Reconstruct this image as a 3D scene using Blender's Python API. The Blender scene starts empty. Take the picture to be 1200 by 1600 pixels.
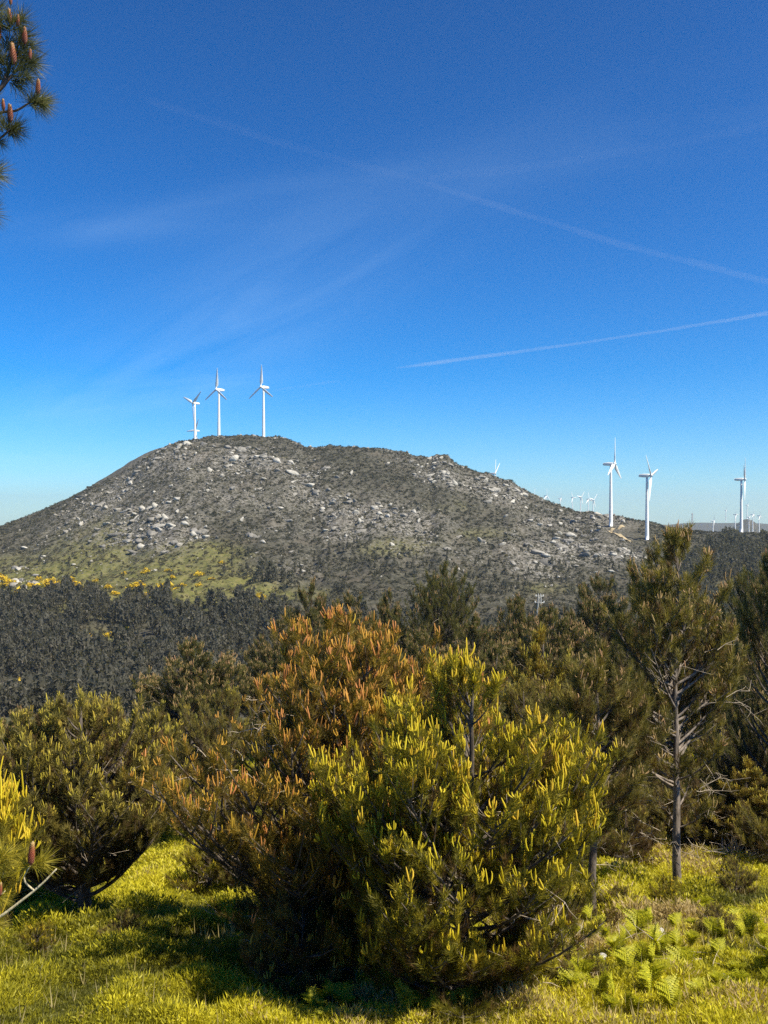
import bpy, math, random
import numpy as np
from mathutils import Vector
PI = math.pi
# ------------------------------------------------------------------ camera, sky, sun, exposure
C = bpy.context.scene
F = 1500.0            # focal length in photograph pixels (photo 1200 x 1600)
HY = 815.0            # photograph row of the eye-level horizon
CX = 600.0
cam = bpy.data.cameras.new('camera'); cam_o = bpy.data.objects.new('camera', cam)
C.collection.objects.link(cam_o); C.camera = cam_o
cam.sensor_fit = 'VERTICAL'; cam.sensor_height = 24.0; cam.lens = 24.0*F/1600.0
cam.shift_y = (HY-800.0)/1600.0
cam.clip_start = 0.05; cam.clip_end = 90000
cam_o.location = (0, 0, 0); cam_o.rotation_euler = (PI/2, 0, 0)

SUN_EL, SUN_AZ = math.radians(52), math.radians(121)     # azimuth clockwise from +Y (view direction)
world = bpy.data.worlds.new("World"); C.world = world; world.use_nodes = True
wt = world.node_tree; wn = wt.nodes; wl = wt.links
for n in list(wn): wn.remove(n)
out = wn.new('ShaderNodeOutputWorld'); bg = wn.new('ShaderNodeBackground')
sky = wn.new('ShaderNodeTexSky'); sky.sky_type = 'NISHITA'; sky.sun_disc = False
sky.sun_elevation = SUN_EL; sky.sun_rotation = SUN_AZ
sky.altitude = 900; sky.air_density = 1.0; sky.dust_density = 0.3; sky.ozone_density = 3.0
hs = wn.new('ShaderNodeHueSaturation'); hs.inputs['Saturation'].default_value = 1.2; hs.inputs['Hue'].default_value = 0.5
gm = wn.new('ShaderNodeGamma'); gm.inputs['Gamma'].default_value = 1.42
tn = wn.new('ShaderNodeMixRGB'); tn.blend_type = 'MULTIPLY'; tn.inputs['Fac'].default_value = 1; tn.inputs['Color2'].default_value = (2.65, 3.8, 4.7, 1)
pre = wn.new('ShaderNodeMixRGB'); pre.blend_type = 'MULTIPLY'; pre.inputs['Fac'].default_value = 1; pre.inputs['Color2'].default_value = (0.2, 0.2, 0.2, 1)
wl.new(sky.outputs[0], pre.inputs['Color1']); wl.new(pre.outputs[0], gm.inputs[0]); wl.new(gm.outputs[0], tn.inputs['Color1']); wl.new(tn.outputs[0], hs.inputs['Color'])
# faint veils of cirrus, laid out on a flat layer high above (direction divided by its height)
def M(op, a, b=None, c=None):
    n = wn.new('ShaderNodeMath'); n.operation = op
    for i, v in enumerate((a, b, c)):
        if v is None: continue
        if isinstance(v, (int, float)): n.inputs[i].default_value = v
        else: wl.new(v, n.inputs[i])
    return n.outputs[0]
tc = wn.new('ShaderNodeTexCoord'); sp = wn.new('ShaderNodeSeparateXYZ'); wl.new(tc.outputs['Generated'], sp.inputs[0])
yy = M('MAXIMUM', sp.outputs[1], 0.05); U = M('DIVIDE', sp.outputs[0], yy); V = M('DIVIDE', sp.outputs[2], yy)
def veil(px, py, lx, ly, ang, nscale, amp, seed):
    u0, v0 = (px-CX)/F, (HY-py)/F; ca, sa = math.cos(ang), math.sin(ang)
    du = M('SUBTRACT', U, u0); dv = M('SUBTRACT', V, v0)
    a = M('ADD', M('MULTIPLY', du, ca), M('MULTIPLY', dv, sa)); b = M('SUBTRACT', M('MULTIPLY', dv, ca), M('MULTIPLY', du, sa))
    g = M('EXPONENT', M('MULTIPLY', M('ADD', M('POWER', M('ABSOLUTE', M('DIVIDE', a, lx/F)), 2.0), M('POWER', M('ABSOLUTE', M('DIVIDE', b, ly/F)), 2.0)), -1.0))
    cv = wn.new('ShaderNodeCombineXYZ'); wl.new(M('MULTIPLY', a, nscale*0.22), cv.inputs[0]); wl.new(M('MULTIPLY', b, nscale), cv.inputs[1]); cv.inputs[2].default_value = seed
    nz = wn.new('ShaderNodeTexNoise'); nz.inputs['Scale'].default_value = 1.0; nz.inputs['Detail'].default_value = 9; nz.inputs['Distortion'].default_value = 0.6
    wl.new(cv.outputs[0], nz.inputs['Vector'])
    n2 = M('MULTIPLY', M('MAXIMUM', M('SUBTRACT', nz.outputs['Fac'], 0.32), 0.0), 2.8)
    return M('MULTIPLY', M('MULTIPLY', g, n2), amp*0.33)
vs = [veil(340, 520, 320, 85, math.radians(29), 22, 0.34, 1.0), veil(200, 620, 190, 34, math.radians(8), 34, 0.4, 2.5),
      veil(150, 360, 210, 24, math.radians(3), 20, 0.2, 4.0), veil(60, 712, 80, 14, 0, 40, 0.4, 5.0),
      veil(800, 250, 500, 60, math.radians(14), 14, 0.12, 6.0), veil(420, 300, 420, 26, math.radians(9), 16, 0.12, 7.0)]
tot = vs[0]
for v in vs[1:]: tot = M('ADD', tot, v)
mx = wn.new('ShaderNodeMixRGB'); mx.blend_type = 'MIX'; mx.inputs['Color2'].default_value = (5.2, 7.2, 8.6, 1)
wl.new(tot, mx.inputs['Fac']); wl.new(hs.outputs[0], mx.inputs['Color1'])
wl.new(mx.outputs[0], bg.inputs[0]); bg.inputs[1].default_value = 0.09
wl.new(bg.outputs[0], out.inputs[0])

sun = bpy.data.lights.new('sun', 'SUN'); sun.energy = 5.0; sun.angle = math.radians(0.5); sun.color = (1.0, 0.91, 0.72)
sun_o = bpy.data.objects.new('sun', sun); C.collection.objects.link(sun_o)
sdir = Vector((math.sin(SUN_AZ)*math.cos(SUN_EL), math.cos(SUN_AZ)*math.cos(SUN_EL), math.sin(SUN_EL)))
sun_o.rotation_euler = sdir.to_track_quat('Z', 'Y').to_euler()
C.view_settings.view_transform = 'Standard'; C.view_settings.look = 'None'
C.view_settings.exposure = 0.86; C.view_settings.gamma = 1.0
C.cycles.max_bounces = 6; C.cycles.diffuse_bounces = 3; C.cycles.volume_bounces = 1; C.cycles.transmission_bounces = 4
C.cycles.use_denoising = False; C.cycles.use_adaptive_sampling = False

# ------------------------------------------------------------------ helpers
rng = np.random.default_rng(7)
col = C.collection

def vnoise(x, y, seed=0):
    xi = np.floor(x).astype(np.int64); yi = np.floor(y).astype(np.int64); fx = x-xi; fy = y-yi
    fx = fx*fx*(3-2*fx); fy = fy*fy*(3-2*fy)
    def h(a, b):
        n = (a*374761393 + b*668265263 + seed*974634777) & 0x7fffffff
        n = ((n ^ (n >> 13))*1274126177) & 0x7fffffff
        return ((n ^ (n >> 16)) & 0xffff)/65535.0
    return (h(xi, yi)*(1-fx)+h(xi+1, yi)*fx)*(1-fy)+(h(xi, yi+1)*(1-fx)+h(xi+1, yi+1)*fx)*fy
def fbm(x, y, seed=0, oct=4):
    s = 0; a = 0.5
    for i in range(oct):
        s = s + a*(vnoise(x*2**i, y*2**i, seed+i)-0.5); a *= 0.5
    return s*2

class Geo:
    def __init__(s): s.v = []; s.f3 = []; s.f4 = []; s.t = []; s.n = 0
    def add(s, v, f, tint=0.5):
        v = np.asarray(v, np.float32).reshape(-1, 3); f = np.asarray(f, np.int64)
        s.v.append(v); (s.f3 if f.shape[1] == 3 else s.f4).append(f+s.n)
        t = np.asarray(tint, np.float32)
        s.t.append(np.full(len(v), float(t), np.float32) if t.ndim == 0 else t)
        s.n += len(v)
    def tube(s, pts, rad, sides=5, tint=0.5, cap=True):
        pts = np.asarray(pts, float); n = len(pts); rad = np.broadcast_to(np.asarray(rad, float), (n,))
        d = np.gradient(pts, axis=0); d /= np.linalg.norm(d, axis=1)[:, None]+1e-9
        ref = np.array([0.31, 0.17, 0.93]) if abs(d[0, 2]) < 0.8 else np.array([1.0, 0.13, 0])
        a = np.cross(d, ref); a /= np.linalg.norm(a, axis=1)[:, None]+1e-9; b = np.cross(d, a)
        th = np.arange(sides)*2*PI/sides
        v = pts[:, None, :]+rad[:, None, None]*(np.cos(th)[None, :, None]*a[:, None, :]+np.sin(th)[None, :, None]*b[:, None, :])
        i = np.arange(n-1)[:, None]*sides; j = np.arange(sides)[None, :]; k = (j+1) % sides
        f = np.stack([i+j, i+k, i+sides+k, i+sides+j], -1).reshape(-1, 4)
        s.add(v.reshape(-1, 3), f, tint)
        if cap:
            base = s.n-sides
            c = pts[-1]+d[-1]*rad[-1]
            s.v.append(np.asarray([c], np.float32)); s.t.append(np.array([float(np.ravel(tint)[-1])], np.float32))
            s.f3.append(np.stack([base+np.arange(sides), base+(np.arange(sides)+1) % sides, np.full(sides, s.n)], -1)); s.n += 1
    def build(s, name, mat, parent=None, smooth=False):
        me = bpy.data.meshes.new(name)
        v = np.concatenate(s.v) if s.v else np.zeros((0, 3), np.float32)
        f3 = np.concatenate(s.f3) if s.f3 else np.zeros((0, 3), np.int64); f4 = np.concatenate(s.f4) if s.f4 else np.zeros((0, 4), np.int64)
        me.vertices.add(len(v)); me.vertices.foreach_set('co', v.ravel())
        li = np.concatenate([f3.ravel(), f4.ravel()]).astype(np.int32)
        me.loops.add(len(li)); me.loops.foreach_set('vertex_index', li)
        nf = len(f3)+len(f4); me.polygons.add(nf)
        ls = np.concatenate([np.arange(len(f3))*3, len(f3)*3+np.arange(len(f4))*4]).astype(np.int32)
        me.polygons.foreach_set('loop_start', ls)
        if smooth: me.polygons.foreach_set('use_smooth', np.ones(nf, bool))
        at = me.attributes.new('tint', 'FLOAT', 'POINT'); at.data.foreach_set('value', np.concatenate(s.t).astype(np.float32))
        me.update(calc_edges=True)
        if mat: me.materials.append(mat)
        o = bpy.data.objects.new(name, me); col.objects.link(o)
        if parent: o.parent = parent
        return o

def place(g, tv, tf, pos, R, sc, tint):
    """many copies of one template (tv, tf) merged into g"""
    n = len(pos)
    if n == 0: return
    v = np.einsum('nij,kj->nki', R, tv)*np.asarray(sc).reshape(n, 1, 1)+np.asarray(pos)[:, None, :]
    k = len(tv); f = (tf[None]+(np.arange(n)*k)[:, None, None]).reshape(-1, tf.shape[1])
    g.add(v.reshape(-1, 3), f, np.repeat(np.asarray(tint, np.float32), k))
def frames(d, roll):
    d = np.asarray(d, float); d = d/(np.linalg.norm(d, axis=1)[:, None]+1e-9)
    ref = np.where(np.abs(d[:, 2:3]) < 0.9, np.array([[0, 0, 1.0]]), np.array([[1.0, 0, 0]]))
    a = np.cross(ref, d); a /= np.linalg.norm(a, axis=1)[:, None]; b = np.cross(d, a)
    c, s_ = np.cos(roll)[:, None], np.sin(roll)[:, None]
    return np.stack([a*c+b*s_, -a*s_+b*c, d], -1)
def rotz(a):
    c, s_ = np.cos(a), np.sin(a); z = np.zeros_like(a); o = np.ones_like(a)
    return np.stack([np.stack([c, -s_, z], -1), np.stack([s_, c, z], -1), np.stack([z, z, o], -1)], 1)

def tag(o, label=None, cat=None, group=None, kind=None):
    if label: o['label'] = label
    if cat: o['category'] = cat
    if group: o['group'] = group
    if kind: o['kind'] = kind
    return o
def thing(name, label, cat, loc, rz=0.0, group=None, scale=1.0):
    o = bpy.data.objects.new(name, None); col.objects.link(o); o.empty_display_size = 0.2
    o.location = loc; o.rotation_euler = (0, 0, rz); o.scale = (scale,)*3 if not isinstance(scale, tuple) else scale
    return tag(o, label, cat, group)
KIDS = {}
def kids(o):
    return KIDS.get(o.name) or [c for c in bpy.data.objects if c.parent == o]
def dup(root, loc, rz, label=None, scale=1.0, group=None, cat=None):
    if root.name not in KIDS:
        KIDS[root.name] = [(c, [g for g in bpy.data.objects if g.parent == c]) for c in bpy.data.objects if c.parent == root]
    r = root.copy(); col.objects.link(r); r.location = loc; r.rotation_euler = (0, 0, rz)
    r.scale = (scale,)*3 if not isinstance(scale, tuple) else scale
    if label: r['label'] = label
    if group: r['group'] = group
    if cat: r['category'] = cat
    for ch, gs in KIDS[root.name]:
        c = ch.copy(); col.objects.link(c); c.parent = r
        for g in gs:
            d = g.copy(); col.objects.link(d); d.parent = c
    return r

# ------------------------------------------------------------------ materials
def mat(name):
    m = bpy.data.materials.new(name); m.use_nodes = True; nt = m.node_tree
    for n in list(nt.nodes): nt.nodes.remove(n)
    o = nt.nodes.new('ShaderNodeOutputMaterial')
    return m, nt, o
def ramp(nt, src, stops):
    r = nt.nodes.new('ShaderNodeValToRGB'); e = r.color_ramp.elements
    while len(e) < len(stops): e.new(0.5)
    for el, (p, c) in zip(e, stops): el.position = p; el.color = (*c, 1)
    nt.links.new(src, r.inputs[0]); return r.outputs[0]
def noise(nt, scale, detail=4, rough=0.55, vec=None, dist=0.0):
    n = nt.nodes.new('ShaderNodeTexNoise'); n.inputs['Scale'].default_value = scale; n.inputs['Detail'].default_value = detail
    n.inputs['Roughness'].default_value = rough; n.inputs['Distortion'].default_value = dist
    if vec is None:
        t = nt.nodes.new('ShaderNodeTexCoord'); vec = t.outputs['Object']
    nt.links.new(vec, n.inputs['Vector']); return n
def attr(nt, name='tint'):
    a = nt.nodes.new('ShaderNodeAttribute'); a.attribute_name = name; return a
def mixc(nt, fac, a, b, mode='MIX'):
    m = nt.nodes.new('ShaderNodeMixRGB'); m.blend_type = mode
    for i, v in zip(('Fac', 'Color1', 'Color2'), (fac, a, b)):
        if isinstance(v, (int, float)): m.inputs[i].default_value = v
        elif isinstance(v, tuple): m.inputs[i].default_value = (*v, 1)
        else: nt.links.new(v, m.inputs[i])
    return m.outputs[0]
def leafmat(name, stops, trans=0.35, rough=0.5, spec=0.25, var=0.0, tmul=1.3):
    m, nt, o = mat(name)
    c = ramp(nt, attr(nt).outputs['Fac'], stops)
    p = nt.nodes.new('ShaderNodeBsdfPrincipled'); p.inputs['Roughness'].default_value = rough
    p.inputs['Specular IOR Level'].default_value = spec
    nt.links.new(c, p.inputs['Base Color'])
    t = nt.nodes.new('ShaderNodeBsdfTranslucent')
    tcol = mixc(nt, 1.0, c, (tmul, tmul*1.0, tmul*0.5), 'MULTIPLY'); nt.links.new(tcol, t.inputs[0])
    mx = nt.nodes.new('ShaderNodeMixShader'); mx.inputs[0].default_value = trans
    nt.links.new(p.outputs[0], mx.inputs[1]); nt.links.new(t.outputs[0], mx.inputs[2]); nt.links.new(mx.outputs[0], o.inputs[0])
    return m
def barkmat(name, c1, c2, scale=18, bump=0.6):
    m, nt, o = mat(name)
    tcn = nt.nodes.new('ShaderNodeTexCoord'); mp = nt.nodes.new('ShaderNodeMapping'); mp.inputs['Scale'].default_value = (1, 1, 0.35)
    nt.links.new(tcn.outputs['Object'], mp.inputs[0])
    n = noise(nt, scale, 6, 0.65, mp.outputs[0], 0.5)
    c = ramp(nt, n.outputs['Fac'], [(0.35, c1), (0.62, c2)])
    p = nt.nodes.new('ShaderNodeBsdfPrincipled'); p.inputs['Roughness'].default_value = 0.9
    nt.links.new(c, p.inputs['Base Color'])
    b = nt.nodes.new('ShaderNodeBump'); b.inputs['Strength'].default_value = bump; b.inputs['Distance'].default_value = 0.03
    nt.links.new(n.outputs['Fac'], b.inputs['Height']); nt.links.new(b.outputs[0], p.inputs['Normal'])
    nt.links.new(p.outputs[0], o.inputs[0]); return m
def plain(name, c, rough=0.6, nvar=0.0, scale=2.0):
    m, nt, o = mat(name)
    p = nt.nodes.new('ShaderNodeBsdfPrincipled'); p.inputs['Roughness'].default_value = rough
    n = noise(nt, scale, 4)
    cc = ramp(nt, n.outputs['Fac'], [(0.3, tuple(x*(1-nvar) for x in c)), (0.7, tuple(min(1, x*(1+nvar)) for x in c))])
    nt.links.new(cc, p.inputs['Base Color']); nt.links.new(p.outputs[0], o.inputs[0]); return m

MT = {}
# tint 0..0.8 living needles, above 0.85 dead brown needles
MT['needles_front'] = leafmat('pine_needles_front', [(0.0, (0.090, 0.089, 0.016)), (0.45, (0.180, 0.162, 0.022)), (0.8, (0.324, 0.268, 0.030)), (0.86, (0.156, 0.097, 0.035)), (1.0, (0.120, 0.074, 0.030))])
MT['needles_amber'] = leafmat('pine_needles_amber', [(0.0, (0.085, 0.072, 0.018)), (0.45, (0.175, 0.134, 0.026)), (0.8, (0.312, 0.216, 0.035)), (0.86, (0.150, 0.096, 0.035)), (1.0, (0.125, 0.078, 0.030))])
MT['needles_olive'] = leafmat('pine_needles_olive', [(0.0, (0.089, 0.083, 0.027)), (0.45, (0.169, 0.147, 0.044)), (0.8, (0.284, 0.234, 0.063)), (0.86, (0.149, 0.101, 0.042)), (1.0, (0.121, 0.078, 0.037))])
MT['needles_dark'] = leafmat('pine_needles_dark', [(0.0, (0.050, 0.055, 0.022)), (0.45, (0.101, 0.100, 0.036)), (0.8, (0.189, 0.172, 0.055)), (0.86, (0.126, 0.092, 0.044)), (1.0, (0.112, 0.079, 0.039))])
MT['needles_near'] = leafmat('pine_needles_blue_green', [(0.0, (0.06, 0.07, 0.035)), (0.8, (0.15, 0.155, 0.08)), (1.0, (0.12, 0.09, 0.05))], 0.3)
MT['candle_yellow'] = leafmat('yellow_candles', [(0.0, (0.42, 0.36, 0.02)), (0.6, (0.66, 0.54, 0.03)), (1.0, (0.66, 0.45, 0.04))], 0.3)
MT['candle_amber'] = leafmat('amber_candles', [(0.0, (0.50, 0.38, 0.04)), (0.5, (0.56, 0.32, 0.045)), (1.0, (0.56, 0.24, 0.08))], 0.25)
MT['candle_tan'] = leafmat('tan_candles', [(0.0, (0.253, 0.198, 0.070)), (0.6, (0.345, 0.242, 0.100)), (1.0, (0.414, 0.242, 0.130))], 0.2)
MT['candle_olive'] = leafmat('olive_candles', [(0.0, (0.28, 0.26, 0.04)), (0.6, (0.44, 0.37, 0.05)), (1.0, (0.48, 0.36, 0.06))], 0.25)
MT['bark'] = barkmat('pine_bark', (0.03, 0.024, 0.02), (0.16, 0.13, 0.105), 12, 1.0)
MT['bark_pale'] = barkmat('pale_pine_bark', (0.03, 0.024, 0.02), (0.25, 0.205, 0.17), 9, 1.0)
MT['dead'] = barkmat('dead_wood', (0.28, 0.22, 0.16), (0.52, 0.44, 0.34), 30, 0.2)
MT['white'] = plain('white_turbine_paint', (0.78, 0.78, 0.77), 0.35, 0.03, 0.3)
MT['hub'] = plain('grey_white_hub', (0.62, 0.63, 0.64), 0.4, 0.03, 0.5)

# ------------------------------------------------------------------ terrain
SKX = [-900, -300, 0, 50, 100, 150, 200, 240, 280, 320, 370, 420, 440, 460, 475, 490, 510, 530, 570, 620, 660, 672, 684, 700, 715, 740, 760, 785, 797, 815, 830, 860, 900, 945, 1000, 1060, 1100, 1150, 1250, 1500, 2100]
SKY = [838, 832, 824, 805, 784, 761, 737, 710, 692, 684, 680, 683, 685, 690, 697, 701, 696, 697, 699, 706, 714, 717, 711, 714, 727, 736, 739, 751, 751, 766, 774, 787, 798, 801, 806, 817, 829, 838, 843, 846, 850]
RDX = [-900, 0, 370, 700, 955, 1100, 1200, 2100]; RDY = [700, 820, 900, 850, 800, 780, 760, 700]
RV, V0 = 280.0, -57/280.0
NX_ = [-60, -10, 0, 3, 6, 8.3, 11.5, 14, 16, 22, 30, 45, 80, 150, 280]
NZ_ = [-1.2, -1.6, -1.75, -2.7, -3.9, -4.35, -5.15, -5.85, -6.3, -7.2, -8.6, -10.9, -17.2, -31, -57]
bumps = []     # (x, y, target z, sigma): knolls beyond the ridge that carry far turbines
def H(x, y):
    x = np.asarray(x, float); y = np.asarray(y, float)
    yp = np.maximum(y, 1.0); px = CX+F*np.clip(x/yp, -1.2, 1.2)
    near = np.interp(y, NX_, NZ_)+0.22*fbm(x/7, y/7, 3)+0.12*fbm(x/1.3, y/1.3, 5, 3)
    vr = (HY-np.interp(px, SKX, SKY))/F; R = np.interp(px, RDX, RDY)
    s = np.clip((y-RV)/(R-RV), 0, 1)
    v = V0+(vr-V0)*(1-(1-s)**1.5)
    rough = np.clip((y-RV)/200, 0, 1)
    zh = v*y+rough*(7.0*fbm(x/60, y/60, 11, 4)*np.clip((1.06-s)*4, 0, 1)+3.0*fbm(x/9, y/14, 15, 3)+rough*np.clip(1.12-s, 0, .2)*5*3.4*(0.5-np.abs(fbm(x/13+40, y/17, 19, 3)))*(0.4+0.6*(fbm(x/70, y/90, 23, 2) > 0)))
    beyond = np.clip((y-R)/700, 0, 1); beyond = beyond*beyond*(3-2*beyond)
    zr = vr*R
    zf = -55+30*fbm(x/900, y/900, 21, 3)
    zh = np.where(y > R, zr-(y-R)*0.02+3.0*fbm(x/9, y/14, 15, 3)*(1-beyond), zh)
    zh = zh*(1-beyond)+zf*beyond
    k = np.clip((y-220)/60, 0, 1)
    z = near*(1-k)+zh*k
    for bx, by, bz, sg in bumps:
        w = np.exp(-((x-bx)**2+(y-by)**2)/(2*sg*sg)); z = z*(1-w)+bz*w
    # long low fell on the horizon at the right
    w = np.exp(-(((px-1130)/110)**2)**2)*np.exp(-((y-5200)/900)**2)
    z = z*(1-w)+(-8+8*fbm(x/500, y/500, 31, 3))*w
    return z
def ground(x, y): return float(H(np.array([x]), np.array([y]))[0])
def atpx(px, y): return (px-CX)/F*y
ygrid = np.concatenate([np.arange(8.3, 260, 0.25), np.arange(260, 1000, 1.0)])
def hit(px, py):
    """depth at which the ground is seen through a photograph pixel"""
    z = H((px-CX)/F*ygrid, ygrid); pyy = HY-F*z/ygrid
    ok = np.where(pyy <= py)[0]
    return float(ygrid[ok[0]]) if len(ok) else float(np.interp(px, RDX, RDY))

# turbines: hub pixel, depth, rotor side, foreshortening, blade angles, label
TOWER = 44.0
turb = [
 (303, 630, 1000, -1, .60, (-66, 54, 174), 'wind turbine at the left end of the hilltop row, tower base behind the crest'),
 (340.5, 609, 915, -1, .60, (4, -116, 124), 'middle wind turbine of the three standing on the hilltop'),
 (410.3, 605, 905, -1, .60, (2, -118, 122), 'wind turbine standing alone on the right of the hilltop, one blade straight up'),
 (305, 673, 1350, -1, .70, (-90, 30, 150), 'small wind turbine low behind the crest, rotor beside the left hilltop tower'),
 (772.5, 740, 1250, 1, .50, (5, 40, 165), 'wind turbine behind the rocky right shoulder, only white blades showing'),
 (957.5, 725, None, 1, .42, (2, 122, 242), 'tall white wind turbine standing beside the bend of the dirt track'),
 (1014, 743, None, 1, .42, (-46, 74, 194), 'white wind turbine on the slope right of the dirt track, blades in a V'),
 (1161, 749, 800, 1, .35, (8, -52, 188), 'white wind turbine rising behind the dark trees on the right ridge'),
 (834, 773, 2700, 1, .5, (15, 135, 255), 'faint tiny wind turbine just over the right slope of the rocky hill'),
 (853.8, 775, 2300, 1, .5, (0, 120, 240), 'far tiny wind turbine, second from the left in the row behind the ridge'),
 (876, 779, 2600, 1, .3, (0, 120, 240), 'far tiny wind turbine, third from the left in the row behind the ridge'),
 (895, 777.5, 2900, 1, .6, (-30, 90, 210), 'pale far wind turbine left of the close pair behind the ridge'),
 (908, 777, 2350, 1, .8, (40, -80, 160), 'far wind turbine with a spread rotor behind the ridge, left of the tight pair'),
 (920, 780, 2500, 1, .7, (-10, 110, 230), 'far wind turbine, left one of the tight pair beside the tall tower'),
 (927.5, 781, 2250, 1, .8, (42, 162, 282), 'far wind turbine, right one of the tight pair beside the tall tower'),
 (1115, 814, 2300, 1, .3, (-4, 116, 236), 'small white wind turbine standing before the distant fell'),
 (1134.5, 797, 3600, 1, .3, (3, 123, 243), 'very faint wind turbine above the distant fell'),
 (1149.6, 804, 2500, 1, .5, (-30, 90, 210), 'small wind turbine just left of the right ridge turbine tower'),
 (1168, 789, 3000, 1, .3, (3, 123, 243), 'faint turbine close to the right side of the right ridge tower'),
 (1171, 808, 2700, 1, .4, (20, 140, 260), 'tiny wind turbine low over the dark trees, left of the last pair'),
 (1177, 804, 2450, 1, .5, (5, 125, 245), 'tiny wind turbine over the dark trees, left one of the last pair'),
 (1187, 806, 2600, 1, .5, (-8, 112, 232), 'tiny wind turbine over the dark trees, right one of the last pair'),
]
TB = []
for (px, py, d, side, fs, angs, lab) in turb:
    basepx = px-side*3*(700/(d or 690)) if side > 0 else px+1.5
    if d is None:
        d = hit(basepx, 822 if px < 1000 else 843)
        x = atpx(basepx, d); hubz = (HY-py)/F*d; bz = ground(x, d)-0.4
    else:
        x = atpx(basepx, d); hubz = (HY-py)/F*d
        if d > 950 or px > 1100:
            bz = hubz-TOWER; bumps.append((x, d, bz, 60 if d < 1500 else 45))
        else: bz = ground(x, d)-1.0
    TB.append((x, d, bz, hubz, side, fs, angs, lab, px))

def G2(px, py, cx, cy, sx, sy, ang=0):
    ca, sa = math.cos(ang), math.sin(ang); a = ((px-cx)*ca-(py-cy)*sa)/sx; b = ((px-cx)*sa+(py-cy)*ca)/sy
    return np.exp(-(a*a+b*b))
def grass_w(px, py):      # meadow patches on the hill
    g = 1.0*G2(px, py, 60, 925, 150, 45)+1.0*G2(px, py, 210, 905, 170, 34)+0.9*G2(px, py, 330, 925, 110, 28)+0.8*G2(px, py, 150, 850, 60, 45, 0.4)\
      + 0.9*G2(px, py, 320, 865, 60, 18)+0.75*G2(px, py, 620, 855, 60, 16)+0.4*G2(px, py, 760, 835, 60, 12)+0.45*G2(px, py, 470, 930, 60, 12)+0.4*G2(px, py, 850, 920, 60, 12)+0.3*G2(px, py, 700, 790, 70, 12)+0.9*G2(px, py, 165, 1000, 35, 14)+0.8*G2(px, py, 235, 1015, 18, 12)+0.7*G2(px, py, 1140, 925, 35, 16)+0.12*G2(px, py, 560, 720, 300, 22)
    return np.clip(g, 0, 1)
def rock_w(px, py):
    r = 1.0*G2(px, py, 500, 800, 150, 46, -0.25)+0.8*G2(px, py, 280, 800, 120, 42, 0.5)+0.9*G2(px, py, 330, 720, 130, 24)+1.0*G2(px, py, 700, 742, 90, 18, -0.3)+0.9*G2(px, py, 780, 770, 60, 20, -0.4)\
      + 0.8*G2(px, py, 640, 815, 60, 30)+1.0*G2(px, py, 860, 855, 110, 26)+0.8*G2(px, py, 900, 815, 90, 14)+0.7*G2(px, py, 960, 870, 60, 16)+0.55*G2(px, py, 150, 800, 130, 50, 0.4)+0.7*G2(px, py, 190, 755, 90, 22, 0.45)+0.8*G2(px, py, 850, 890, 50, 18)+0.6*G2(px, py, 250, 830, 60, 40)\
      + 0.5*G2(px, py, 450, 890, 60, 22)+0.7*G2(px, py, 30, 1080, 50, 16)
    return np.clip(r*1.2*(0.75+0.9*fbm(px/60, py/30, 91, 3))+0.07, 0, 1)
def wood_w(px, py):       # where the dark far trees grow
    top = np.interp(px, [-200, 0, 60, 250, 330, 420, 560, 640, 760, 880, 1000, 1060, 1120, 1200, 1400], [922, 922, 925, 932, 936, 948, 962, 960, 975, 960, 935, 880, 850, 832, 830])
    top = top+9*np.sin(px/23.0)+6*np.sin(px/9.3+1)+7*fbm(px/31, px*0+3, 77, 2)
    w = np.clip((py-top)/16, 0, 1)
    w = w*(1-np.clip(1.6*G2(px, py, 165, 1000, 40, 17)+1.4*G2(px, py, 235, 1015, 18, 15)+1.1*G2(px, py, 300, 955, 22, 10)+.9*G2(px, py, 90, 960, 16, 12)+1.2*G2(px, py, 1140, 925, 34, 15)+1.5*G2(px, py, 20, 1085, 70, 22), 0, 1))
    w2 = 0.38*G2(px, py, 520, 885, 140, 34)+0.7*G2(px, py, 430, 915, 80, 24)+0.4*G2(px, py, 800, 905, 130, 26)+0.10*G2(px, py, 200, 880, 160, 20)+0.3*G2(px, py, 950, 900, 80, 20)
    w2 = w2*np.clip(.5+1.6*fbm(px/38, py/20, 93, 3), 0, 1.6)
    return np.clip(np.maximum(w, w2), 0, 1)

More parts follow.
